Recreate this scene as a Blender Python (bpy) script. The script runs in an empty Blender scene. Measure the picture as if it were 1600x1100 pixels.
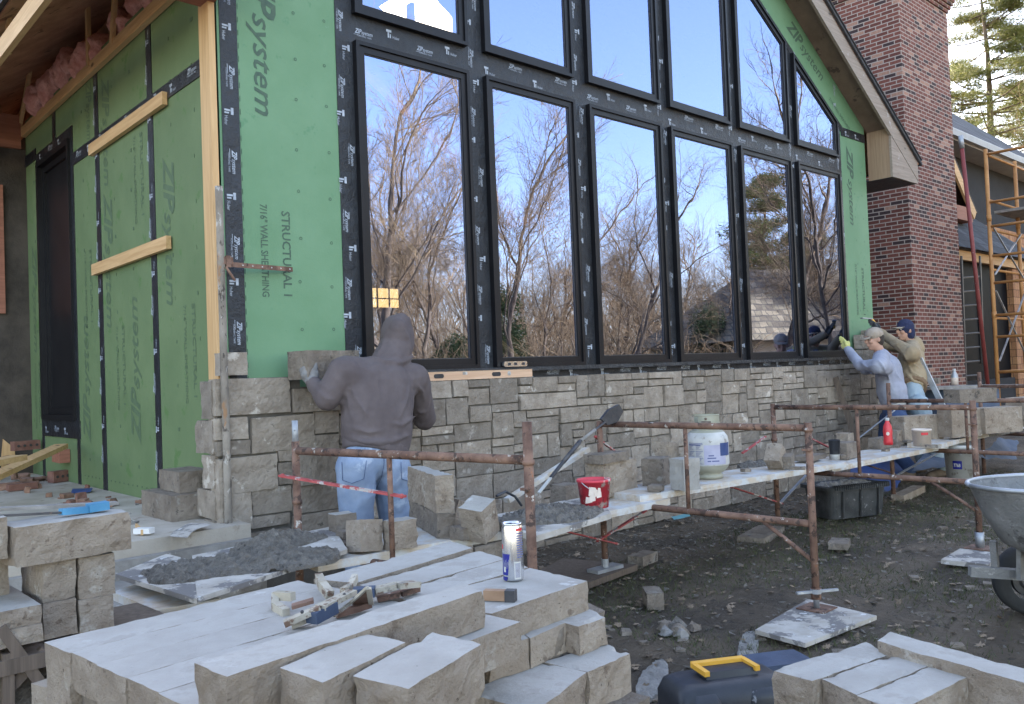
import bpy, bmesh, math, random
from math import radians as R, sin, cos, pi, sqrt
from mathutils import Vector as V, Matrix, noise
S = bpy.context.scene
C = S.collection
# ---------------------------------------------------------------- camera
F_PX, YAW, PITCH, ROLL = 1331.5, R(47.57), R(1.509), R(2.207)
cam_d = bpy.data.cameras.new("camera"); cam = bpy.data.objects.new("camera", cam_d); C.objects.link(cam)
cf = V((cos(YAW)*cos(PITCH), sin(YAW)*cos(PITCH), sin(PITCH)))
cr = V((sin(YAW), -cos(YAW), 0)); cu = cr.cross(cf)
cr, cu = cr*cos(ROLL) - cu*sin(ROLL), cu*cos(ROLL) + cr*sin(ROLL)
CAM = V((-2.245, -5.1, 1.40))
cam.matrix_world = Matrix(((cr.x, cu.x, -cf.x, CAM.x), (cr.y, cu.y, -cf.y, CAM.y), (cr.z, cu.z, -cf.z, CAM.z), (0, 0, 0, 1)))
cam_d.sensor_width = 36; cam_d.lens = 36*F_PX/1600; cam_d.clip_start = .05; cam_d.clip_end = 2000
S.camera = cam
# ---------------------------------------------------------------- sky and sun
SUN_AZ, SUN_EL = R(31), R(27)          # azimuth from +Y towards +X
w = bpy.data.worlds.new("World"); S.world = w; w.use_nodes = True
nt = w.node_tree; bg = nt.nodes['Background']
sky = nt.nodes.new('ShaderNodeTexSky'); sky.sky_type = 'NISHITA'; sky.sun_disc = False
sky.sun_elevation = SUN_EL; sky.sun_rotation = SUN_AZ; sky.air_density = 1.0; sky.dust_density = 1.2; sky.ozone_density = 1.2
wm = nt.nodes.new('ShaderNodeMix'); wm.data_type = 'RGBA'; wm.blend_type = 'MULTIPLY'; wm.inputs[0].default_value = 1; wm.inputs[7].default_value = (1.15, .985, .88, 1)
nt.links.new(sky.outputs[0], wm.inputs[6]); nt.links.new(wm.outputs[2], bg.inputs[0]); bg.inputs[1].default_value = .15
sd = bpy.data.lights.new("sun", 'SUN'); sd.energy = 5.0; sd.angle = R(.5); sd.color = (1, .87, .68)
so = bpy.data.objects.new("sun", sd); C.objects.link(so)
tosun = V((sin(SUN_AZ)*cos(SUN_EL), cos(SUN_AZ)*cos(SUN_EL), sin(SUN_EL)))
so.rotation_euler = tosun.to_track_quat('Z', 'Y').to_euler()
S.view_settings.view_transform = 'Standard'; S.view_settings.look = 'None'
S.view_settings.exposure = 2.7; S.view_settings.gamma = 1
S.render.engine = 'CYCLES'; S.cycles.max_bounces = 8; S.cycles.transparent_max_bounces = 12; S.cycles.use_denoising = True

def at(x, y, X=None, Y=None, Z=None, D=None):
    """point of the place seen at photograph pixel (x, y) on the plane X=, Y= or Z=, or at depth D"""
    r = cf + cr*((x-800)/F_PX) - cu*((y-550)/F_PX)
    if X is not None: t = (X-CAM.x)/r.x
    elif Y is not None: t = (Y-CAM.y)/r.y
    elif Z is not None: t = (Z-CAM.z)/r.z
    else: t = D
    return CAM + r*t

# ---------------------------------------------------------------- materials
def ramp(nt, fac, stops):
    n = nt.nodes.new('ShaderNodeValToRGB'); nt.links.new(fac, n.inputs[0])
    e = n.color_ramp.elements
    while len(e) < len(stops): e.new(.5)
    for i, (p, c) in enumerate(stops):
        e[i].position = p; e[i].color = (*c, 1) if len(c) == 3 else c
    return n.outputs[0]
def mix(nt, fac, a, b, mode='MIX'):
    n = nt.nodes.new('ShaderNodeMix'); n.data_type = 'RGBA'; n.blend_type = mode
    for s, v in ((n.inputs[0], fac), (n.inputs[6], a), (n.inputs[7], b)):
        if hasattr(v, 'node'): nt.links.new(v, s)
        else: s.default_value = v if isinstance(v, (int, float)) else (*v, 1)
    return n.outputs[2]
def noise_tex(nt, vec, scale, detail=6, rough=.6, dist=0):
    n = nt.nodes.new('ShaderNodeTexNoise'); nt.links.new(vec, n.inputs['Vector'])
    n.inputs['Scale'].default_value = scale; n.inputs['Detail'].default_value = detail
    n.inputs['Roughness'].default_value = rough; n.inputs['Distortion'].default_value = dist
    return n.outputs[0]
def pmat(name, c1, c2, scale=6, rough=.8, metal=0, bump=.3, bscale=40, spots=(), island=0, stretch=(1, 1, 1), contrast=(.35, .65), spec=.5, bdist=.01, sss=0, trans=0):
    """base colour c1..c2 by noise; spots = [(colour, scale, threshold)] ; island = per-piece brightness spread"""
    m = bpy.data.materials.new(name); m.use_nodes = True; nt = m.node_tree; b = nt.nodes['Principled BSDF']
    tc = nt.nodes.new('ShaderNodeTexCoord'); mp = nt.nodes.new('ShaderNodeMapping'); nt.links.new(tc.outputs['Object'], mp.inputs[0])
    mp.inputs['Scale'].default_value = stretch
    oi = nt.nodes.new('ShaderNodeObjectInfo'); va_ = nt.nodes.new('ShaderNodeVectorMath'); va_.operation = 'MULTIPLY_ADD'
    nt.links.new(oi.outputs['Random'], va_.inputs[0]); va_.inputs[1].default_value = (37, 23, 11); nt.links.new(mp.outputs[0], va_.inputs[2])
    vec = va_.outputs[0]
    col = ramp(nt, noise_tex(nt, vec, scale), [(contrast[0], c1), (contrast[1], c2)])
    for c, s, t in spots:
        f = ramp(nt, noise_tex(nt, vec, s, 8, .65), [(t-.02, (0, 0, 0)), (t+.03, (1, 1, 1))])
        col = mix(nt, f, col, c)
    if island:
        g = nt.nodes.new('ShaderNodeNewGeometry')
        f = ramp(nt, g.outputs['Random Per Island'], [(0, (1-island,)*3), (.5, (1, 1-island*.02, 1-island*.06)), (1, (1+island,)*3)])
        col = mix(nt, 1.0, col, f, 'MULTIPLY')
    nt.links.new(col, b.inputs['Base Color'])
    b.inputs['Roughness'].default_value = rough; b.inputs['Metallic'].default_value = metal
    b.inputs['Specular IOR Level'].default_value = spec
    if bump:
        bn = nt.nodes.new('ShaderNodeBump'); bn.inputs['Strength'].default_value = bump; bn.inputs['Distance'].default_value = bdist
        nt.links.new(noise_tex(nt, vec, bscale, 8, .7), bn.inputs['Height']); nt.links.new(bn.outputs[0], b.inputs['Normal'])
    if trans:
        tr = nt.nodes.new('ShaderNodeBsdfTranslucent'); nt.links.new(col, tr.inputs[0])
        ms = nt.nodes.new('ShaderNodeMixShader'); ms.inputs[0].default_value = trans
        nt.links.new(b.outputs[0], ms.inputs[1]); nt.links.new(tr.outputs[0], ms.inputs[2])
        nt.links.new(ms.outputs[0], nt.nodes['Material Output'].inputs[0])
    return m
def wood_mat(name, c1, c2, axis=0, rough=.7, knots=True, dirt=None):
    m = bpy.data.materials.new(name); m.use_nodes = True; nt = m.node_tree; b = nt.nodes['Principled BSDF']
    tc = nt.nodes.new('ShaderNodeTexCoord'); mp = nt.nodes.new('ShaderNodeMapping'); nt.links.new(tc.outputs['Object'], mp.inputs[0])
    s = [22, 22, 22]; s[axis] = 1.2; mp.inputs['Scale'].default_value = s
    n = noise_tex(nt, mp.outputs[0], 1.6, 5, .6, .8)
    col = ramp(nt, n, [(.3, c1), (.68, c2)])
    if knots:
        mp2 = nt.nodes.new('ShaderNodeMapping'); nt.links.new(tc.outputs['Object'], mp2.inputs[0]); s2 = [9, 9, 9]; s2[axis] = 4; mp2.inputs['Scale'].default_value = s2
        vo = nt.nodes.new('ShaderNodeTexVoronoi'); nt.links.new(mp2.outputs[0], vo.inputs['Vector']); vo.inputs['Scale'].default_value = .55
        f = ramp(nt, vo.outputs['Distance'], [(.05, (1, 1, 1)), (.11, (0, 0, 0))])
        col = mix(nt, f, col, tuple(x*.35 for x in c1))
    if dirt:
        f = ramp(nt, noise_tex(nt, tc.outputs['Object'], 5, 8, .7), [(dirt[1], (0, 0, 0)), (dirt[1]+.12, (1, 1, 1))])
        col = mix(nt, f, col, dirt[0])
    nt.links.new(col, b.inputs['Base Color']); b.inputs['Roughness'].default_value = rough
    bn = nt.nodes.new('ShaderNodeBump'); bn.inputs['Strength'].default_value = .25; bn.inputs['Distance'].default_value = .004
    nt.links.new(n, bn.inputs['Height']); nt.links.new(bn.outputs[0], b.inputs['Normal'])
    return m
def brick_mat(name, wid, row, cols, mortar, msize=.012, axis='xy', bump=.5):
    m = bpy.data.materials.new(name); m.use_nodes = True; nt = m.node_tree; b = nt.nodes['Principled BSDF']
    tc = nt.nodes.new('ShaderNodeTexCoord'); sp = nt.nodes.new('ShaderNodeSeparateXYZ'); nt.links.new(tc.outputs['Object'], sp.inputs[0])
    ad = nt.nodes.new('ShaderNodeMath'); nt.links.new(sp.outputs[0], ad.inputs[0]); nt.links.new(sp.outputs[1], ad.inputs[1])
    cb = nt.nodes.new('ShaderNodeCombineXYZ'); nt.links.new(ad.outputs[0], cb.inputs[0]); nt.links.new(sp.outputs[2], cb.inputs[1])
    br = nt.nodes.new('ShaderNodeTexBrick'); nt.links.new(cb.outputs[0], br.inputs['Vector'])
    br.inputs['Scale'].default_value = 1; br.inputs['Brick Width'].default_value = wid; br.inputs['Row Height'].default_value = row
    br.inputs['Mortar Size'].default_value = msize*.5; br.inputs['Mortar Smooth'].default_value = .1
    br.inputs['Color1'].default_value = (0, 0, 0, 1); br.inputs['Color2'].default_value = (1, 1, 1, 1); br.inputs['Mortar'].default_value = (.5, .5, .5, 1)
    col = ramp(nt, br.outputs['Color'], cols)
    for e in col.node.color_ramp.elements: pass
    col.node.color_ramp.interpolation = 'CONSTANT'
    v = ramp(nt, noise_tex(nt, tc.outputs['Object'], 30), [(.3, (.75, .75, .75)), (.7, (1.2, 1.2, 1.2))])
    col = mix(nt, 1.0, col, v, 'MULTIPLY')
    col = mix(nt, br.outputs['Fac'], col, mortar)
    nt.links.new(col, b.inputs['Base Color']); b.inputs['Roughness'].default_value = .9
    bn = nt.nodes.new('ShaderNodeBump'); bn.inputs['Strength'].default_value = bump; bn.inputs['Distance'].default_value = .01; bn.invert = True
    nt.links.new(br.outputs['Fac'], bn.inputs['Height']); nt.links.new(bn.outputs[0], b.inputs['Normal'])
    return m
def glass_mat(name, tint, fac=.5):
    m = bpy.data.materials.new(name); m.use_nodes = True; nt = m.node_tree
    for n in list(nt.nodes):
        if n.type == 'BSDF_PRINCIPLED': nt.nodes.remove(n)
    gl = nt.nodes.new('ShaderNodeBsdfGlossy'); gl.inputs['Color'].default_value = (*tint, 1); gl.inputs['Roughness'].default_value = 0
    tr = nt.nodes.new('ShaderNodeBsdfTransparent'); tr.inputs[0].default_value = (.8, .85, .82, 1)
    tc = nt.nodes.new('ShaderNodeTexCoord'); bn = nt.nodes.new('ShaderNodeBump'); bn.inputs['Strength'].default_value = .024; bn.inputs['Distance'].default_value = .05
    nt.links.new(noise_tex(nt, tc.outputs['Object'], 1.6, 2, .5), bn.inputs['Height']); nt.links.new(bn.outputs[0], gl.inputs['Normal'])
    ms = nt.nodes.new('ShaderNodeMixShader'); ms.inputs[0].default_value = fac
    nt.links.new(tr.outputs[0], ms.inputs[1]); nt.links.new(gl.outputs[0], ms.inputs[2])
    nt.links.new(ms.outputs[0], nt.nodes['Material Output'].inputs[0])
    return m
M = {}
m_ = bpy.data.materials.new('dimming_pane'); m_.use_nodes = True; n_ = m_.node_tree; t_ = n_.nodes.new('ShaderNodeBsdfTransparent'); t_.inputs[0].default_value = (.15, .125, .08, 1)
n_.links.new(t_.outputs[0], n_.nodes['Material Output'].inputs[0]); M['tint'] = m_  # transparent filter added to dim the sky through the back window
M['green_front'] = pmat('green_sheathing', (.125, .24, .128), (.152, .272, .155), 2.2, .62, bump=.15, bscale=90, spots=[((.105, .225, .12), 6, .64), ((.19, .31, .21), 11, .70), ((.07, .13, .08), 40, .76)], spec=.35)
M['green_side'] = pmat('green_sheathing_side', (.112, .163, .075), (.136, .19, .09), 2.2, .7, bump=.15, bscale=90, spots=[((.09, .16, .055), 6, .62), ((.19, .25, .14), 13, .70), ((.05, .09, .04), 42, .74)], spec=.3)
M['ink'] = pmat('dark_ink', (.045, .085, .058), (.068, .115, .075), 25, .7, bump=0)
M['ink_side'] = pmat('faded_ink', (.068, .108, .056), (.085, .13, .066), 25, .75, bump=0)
M['tape'] = pmat('black_tape', (.009, .010, .013), (.018, .021, .027), 7, .36, bump=1, bscale=9, bdist=.02, spec=.45)
M['print'] = pmat('tape_print', (.42, .46, .52), (.25, .28, .33), 30, .5, bump=0)
M['dark_glass'] = pmat('dark_glass', (.008, .009, .011), (.012, .013, .016), 2, .55, bump=0, spec=.03)
M['frame'] = pmat('window_frame_black', (.006, .006, .008), (.010, .010, .012), 4, .38, bump=0, spec=.28)
M['glass'] = glass_mat('window_glass', (.37, .45, .70), .66)
M['stone'] = pmat('veneer_stone', (.225, .183, .142), (.335, .284, .23), 9, .92, bump=.9, bscale=38, island=.27, spots=[((.46, .41, .35), 7, .62), ((.17, .14, .11), 18, .66)], bdist=.022)
M['mortar'] = pmat('joint_mortar', (.085, .075, .063), (.13, .117, .10), 10, .95, bump=.8, bscale=60)
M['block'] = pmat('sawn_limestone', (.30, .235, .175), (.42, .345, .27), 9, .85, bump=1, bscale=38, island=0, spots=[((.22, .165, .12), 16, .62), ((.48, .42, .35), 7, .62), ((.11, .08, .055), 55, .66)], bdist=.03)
M['block_dark'] = pmat('dark_limestone', (.195, .155, .12), (.29, .24, .19), 9, .88, bump=1, bscale=38, spots=[((.10, .085, .07), 14, .62), ((.30, .275, .24), 8, .64)], bdist=.03)  # darker limestone tone for lower courses and darker stones
M['block_top'] = pmat('limestone_skylit_pale', (.285, .265, .236), (.385, .365, .332), 4, .8, bump=.5, bscale=70, spots=[((.30, .28, .25), 4, .57), ((.44, .425, .40), 11, .64), ((.17, .15, .125), 55, .69), ((.32, .30, .27), 22, .60)], bdist=.006)  # paler grey paints skylight on block tops; spots are dirt; one whitish block too
M['wet_mortar'] = pmat('wet_mortar', (.135, .116, .094), (.225, .20, .168), 20, .5, bump=1, bscale=45, bdist=.035, spots=[((.27, .245, .21), 16, .66), ((.05, .044, .037), 26, .64)])
M['dry_mortar'] = pmat('dry_mortar_crust', (.18, .165, .148), (.29, .27, .245), 10, .9, bump=.8, bscale=60)
M['rust'] = pmat('rusty_paint', (.10, .05, .033), (.22, .125, .085), 12, .75, bump=.8, bscale=90, spots=[((.05, .028, .02), 16, .57), ((.44, .40, .35), 22, .635), ((.3, .12, .05), 30, .66)], bdist=.004)
M['rust_red'] = pmat('red_painted_brace', (.33, .05, .05), (.42, .09, .085), 14, .7, bump=.4, bscale=80, spots=[((.42, .38, .35), 13, .56)], bdist=.003)
M['orange'] = pmat('orange_scaffold_paint', (.34, .155, .045), (.46, .225, .075), 6, .6, bump=.2, spots=[((.2, .1, .05), 18, .66)])
M['pole_red'] = pmat('red_pole_paint', (.16, .028, .025), (.21, .04, .035), 6, .6, bump=.2, spots=[((.4, .37, .35), 14, .68)])
M['galv'] = pmat('grey_steel', (.28, .29, .3), (.42, .43, .45), 8, .5, .6, bump=.3, spots=[((.5, .49, .47), 16, .62)])
M['steel_dark'] = pmat('dark_steel', (.05, .05, .055), (.09, .085, .085), 12, .55, .5, bump=.3, spots=[((.25, .16, .1), 20, .66)])
M['pine_x'] = wood_mat('fresh_pine', (.45, .265, .11), (.60, .385, .19), 0)
M['pine_y'] = wood_mat('fresh_pine_lengthwise', (.45, .265, .11), (.60, .385, .19), 1)
M['pine_z'] = wood_mat('fresh_pine_upright', (.45, .265, .11), (.60, .385, .19), 2)
M['fascia'] = wood_mat('weathered_fascia', (.21, .16, .122), (.32, .26, .21), 0, dirt=((.62, .6, .58), .62))
M['plywood_box'] = wood_mat('weathered_plywood', (.22, .14, .085), (.32, .215, .135), 2, knots=False)
M['plank'] = wood_mat('mortar_dusted_plank', (.42, .33, .24), (.58, .49, .38), 0, dirt=((.55, .54, .52), .44))
M['old_wood'] = wood_mat('old_wood', (.08, .058, .042), (.16, .118, .088), 2, dirt=((.24, .215, .185), .66))
M['ply'] = pmat('dirty_plywood', (.36, .32, .27), (.5, .46, .41), 8, .9, bump=.4, spots=[((.17, .155, .145), 6, .52), ((.6, .58, .55), 12, .62)])
M['osb'] = pmat('osb_underside', (.36, .17, .095), (.52, .27, .16), 5, .9, bump=.5, bscale=30, spots=[((.2, .09, .05), 3, .60), ((.6, .36, .22), 14, .66)])
M['redwood'] = wood_mat('reddish_beam', (.22, .085, .05), (.32, .13, .08), 0, knots=False)
M['pink'] = pmat('pink_insulation', (.62, .27, .22), (.82, .45, .38), 9, .98, bump=1, bscale=30, bdist=.03)
M['felt'] = pmat('black_felt', (.028, .022, .017), (.07, .055, .044), 4, .85, bump=.8, bscale=8, spots=[((.1, .09, .08), 14, .72)], bdist=.02)
M['soffit'] = pmat('brown_soffit_board', (.15, .1, .075), (.21, .145, .11), 4, .85, bump=.4, spots=[((.09, .06, .05), 6, .62)])
M['shingle'] = pmat('asphalt_shingle', (.04, .04, .045), (.07, .07, .075), 20, .9, bump=.6)
M['concrete'] = pmat('dusty_concrete', (.36, .31, .245), (.48, .42, .345), 3, .92, bump=.4, bscale=40, spots=[((.27, .22, .17), 5, .62), ((.55, .52, .48), 9, .68)])
M['cement'] = pmat('rough_foundation_concrete', (.21, .19, .165), (.33, .305, .27), 6, .95, bump=.8, bscale=25, spots=[((.42, .40, .37), 9, .64)])
M['mud'] = pmat('wet_mud', (.058, .041, .025), (.145, .105, .067), 2.2, .75, bump=1, bscale=22, spots=[((.2, .16, .115), 6, .64), ((.035, .026, .018), 12, .62)], bdist=.06)
M['grass'] = pmat('grass_blades', (.045, .06, .02), (.12, .12, .05), 8, .8, bump=0, trans=.25)
M['leaf'] = pmat('dead_leaf', (.13, .09, .055), (.29, .22, .155), 4, .8, bump=.2, island=.35, trans=.1)
M['rubble'] = pmat('rubble', (.13, .075, .05), (.26, .15, .105), 8, .95, bump=.6, island=.4)
M['red_brick'] = pmat('clay_brick', (.14, .062, .043), (.21, .105, .076), 12, .9, bump=.5)
M['bark'] = pmat('tree_bark', (.085, .062, .043), (.18, .138, .098), 12, .95, bump=.8, stretch=(1, 1, .3))
M['twig'] = pmat('twigs', (.19, .125, .066), (.32, .225, .12), 3, .9, bump=0)
M['needle'] = pmat('pine_needles', (.10, .125, .03), (.20, .20, .05), 2, .7, bump=0, trans=.5)
M['bush'] = pmat('evergreen_bush', (.025, .042, .012), (.05, .075, .022), 2, .75, bump=0, trans=.3)
M['housewrap'] = pmat('black_house_wrap', (.016, .017, .02), (.024, .026, .03), 2, .95, bump=.4, bscale=6)
M['slate'] = brick_mat('slate_roof', .3, .2, [(0, (.03, .033, .04)), (.4, (.045, .05, .058)), (.75, (.065, .07, .082))], (.02, .02, .024), .02)
M['gutter'] = pmat('painted_gutter', (.22, .21, .2), (.28, .27, .26), 3, .5, bump=.1)
M['cedar'] = brick_mat('cedar_shingles', .16, .17, [(0, (.33, .16, .075)), (.4, (.4, .21, .1)), (.8, (.28, .13, .06))], (.09, .045, .025), .012)
M['brick'] = brick_mat('chimney_brick', .215, .072, [(0, (.04, .022, .022)), (.18, (.11, .034, .024)), (.5, (.155, .05, .035)), (.92, (.31, .17, .12))], (.33, .265, .225), .018)
M['shake'] = brick_mat('cedar_shake_roof', .3, .22, [(0, (.20, .165, .10)), (.4, (.27, .22, .135)), (.75, (.15, .12, .075))], (.1, .085, .06), .04)
M['paint_tan'] = pmat('tan_siding', (.42, .38, .3), (.5, .46, .38), 2, .8, bump=.1)
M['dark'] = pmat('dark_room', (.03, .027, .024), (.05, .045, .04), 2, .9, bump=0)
M['drywall'] = pmat('interior_boards', (.28, .2, .12), (.4, .3, .19), 3, .9, bump=0)
M['hoodie'] = pmat('charcoal_sweatshirt', (.082, .064, .064), (.114, .091, .09), 6, .95, bump=.35, bscale=220, bdist=.003)
M['jeans'] = pmat('faded_denim', (.16, .215, .32), (.25, .31, .42), 7, .9, bump=.35, bscale=200, bdist=.003, spots=[((.34, .40, .50), 4, .60)])
M['jeans_dark'] = pmat('dark_denim', (.03, .05, .11), (.05, .08, .16), 8, .9, bump=.3, bscale=200, bdist=.003)
M['jeans_pale'] = pmat('pale_work_trousers', (.25, .31, .35), (.33, .39, .42), 8, .9, bump=.3, bscale=200, bdist=.003)
M['seam'] = pmat('denim_seam', (.07, .10, .18), (.12, .16, .26), 40, .9, bump=.2)
M['grey_sweat'] = pmat('light_grey_sweatshirt', (.27, .275, .33), (.34, .345, .40), 6, .95, bump=.35, bscale=220, bdist=.003)
M['tan_jacket'] = pmat('tan_canvas_jacket', (.26, .19, .11), (.34, .26, .16), 6, .9, bump=.35, bscale=160, bdist=.003)
M['tan_rib'] = pmat('brown_rib_knit', (.17, .105, .06), (.22, .14, .08), 60, .95, bump=.6, bscale=200)
M['navy'] = pmat('navy_knit', (.014, .018, .05), (.024, .03, .075), 40, .95, bump=.6, bscale=160)
M['cap'] = pmat('dusty_khaki_cap', (.28, .225, .17), (.36, .30, .24), 12, .9, bump=.3)
M['skin'] = pmat('skin', (.40, .22, .15), (.47, .27, .19), 9, .6, bump=.1)
M['hair'] = pmat('dark_hair', (.02, .014, .01), (.05, .035, .025), 80, .8, bump=.3)
M['glove_grey'] = pmat('mortar_grey_glove', (.13, .122, .115), (.21, .20, .19), 20, .9, bump=.4)
M['glove_yellow'] = pmat('yellow_glove', (.46, .44, .13), (.56, .53, .2), 20, .8, bump=.3)
M['glove_black'] = pmat('black_glove', (.02, .02, .02), (.05, .05, .05), 20, .8, bump=.3)
M['shoe'] = pmat('work_boot', (.08, .055, .035), (.14, .1, .07), 20, .8, bump=.3)
M['propane'] = pmat('beige_tank_paint', (.26, .25, .185), (.34, .325, .25), 6, .5, bump=.1, spots=[((.28, .26, .2), 10, .66)])
M['white'] = pmat('dusty_white_plastic', (.38, .37, .345), (.50, .485, .455), 8, .55, bump=.2, spots=[((.27, .245, .215), 9, .60), ((.2, .18, .155), 24, .66)])
M['label_blue'] = pmat('blue_label', (.025, .05, .15), (.04, .07, .19), 8, .5, bump=0)
M['label_lilac'] = pmat('lilac_label', (.31, .30, .40), (.38, .37, .47), 8, .5, bump=0)
M['label_ink'] = pmat('label_ink', (.08, .09, .2), (.12, .13, .26), 30, .6, bump=0)
M['red_plastic'] = pmat('red_plastic', (.5, .03, .05), (.6, .06, .08), 8, .5, bump=.1, spots=[((.5, .42, .38), 8, .55), ((.25, .03, .035), 15, .6)])
M['red_clean'] = pmat('red_bottle_plastic', (.55, .03, .04), (.62, .05, .06), 8, .4, bump=0)
M['cream'] = pmat('cream_plastic', (.62, .5, .42), (.7, .6, .52), 8, .5, bump=.1, spots=[((.5, .48, .45), 12, .62)])
M['black_plastic'] = pmat('black_plastic', (.014, .016, .02), (.028, .03, .036), 6, .45, bump=.15, spots=[((.32, .32, .33), 7, .71)])
M['tub_plastic'] = pmat('mortar_stained_black_plastic', (.02, .021, .021), (.05, .05, .049), 8, .7, bump=.4, spots=[((.2, .195, .185), 14, .64)])
M['yellow'] = pmat('yellow_plastic', (.72, .36, .035), (.8, .43, .06), 8, .45, bump=.1, spots=[((.4, .3, .16), 14, .7)])
M['alu'] = pmat('can_aluminium', (.6, .62, .66), (.8, .8, .82), 3, .22, .95, bump=.05, stretch=(8, 8, .5))
M['can_blue'] = pmat('can_blue', (.02, .025, .2), (.03, .035, .26), 6, .3, .4, bump=0)
M['blue_tool'] = pmat('chalky_blue_paint', (.04, .18, .32), (.08, .26, .43), 8, .5, bump=.1, spots=[((.5, .6, .7), 9, .66)])
M['blue_tarp'] = pmat('blue_grey_tarp', (.06, .08, .12), (.10, .125, .175), 5, .9, bump=.3)
M['turq'] = pmat('turquoise_tarp', (.07, .24, .28), (.12, .33, .36), 8, .5, bump=.3)
M['level_wood'] = wood_mat('level_laminated_wood', (.50, .30, .18), (.62, .41, .27), 0, knots=False)
M['old_handle'] = pmat('worn_wood_handle', (.22, .125, .07), (.32, .20, .12), 8, .7, bump=.3)
M['rubber'] = pmat('tyre_rubber', (.015, .015, .015), (.03, .03, .03), 8, .9, bump=.3)
M['cream_paint'] = pmat('chipped_cream_tool_paint', (.31, .27, .205), (.42, .375, .30), 18, .5, bump=.3, spots=[((.14, .08, .05), 30, .56), ((.2, .18, .15), 14, .6)])
M['navy_grip'] = pmat('navy_grip', (.03, .045, .08), (.045, .065, .11), 12, .6, bump=.2)
M['cardboard'] = pmat('white_card', (.6, .58, .55), (.7, .68, .65), 8, .8, bump=.1)
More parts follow.
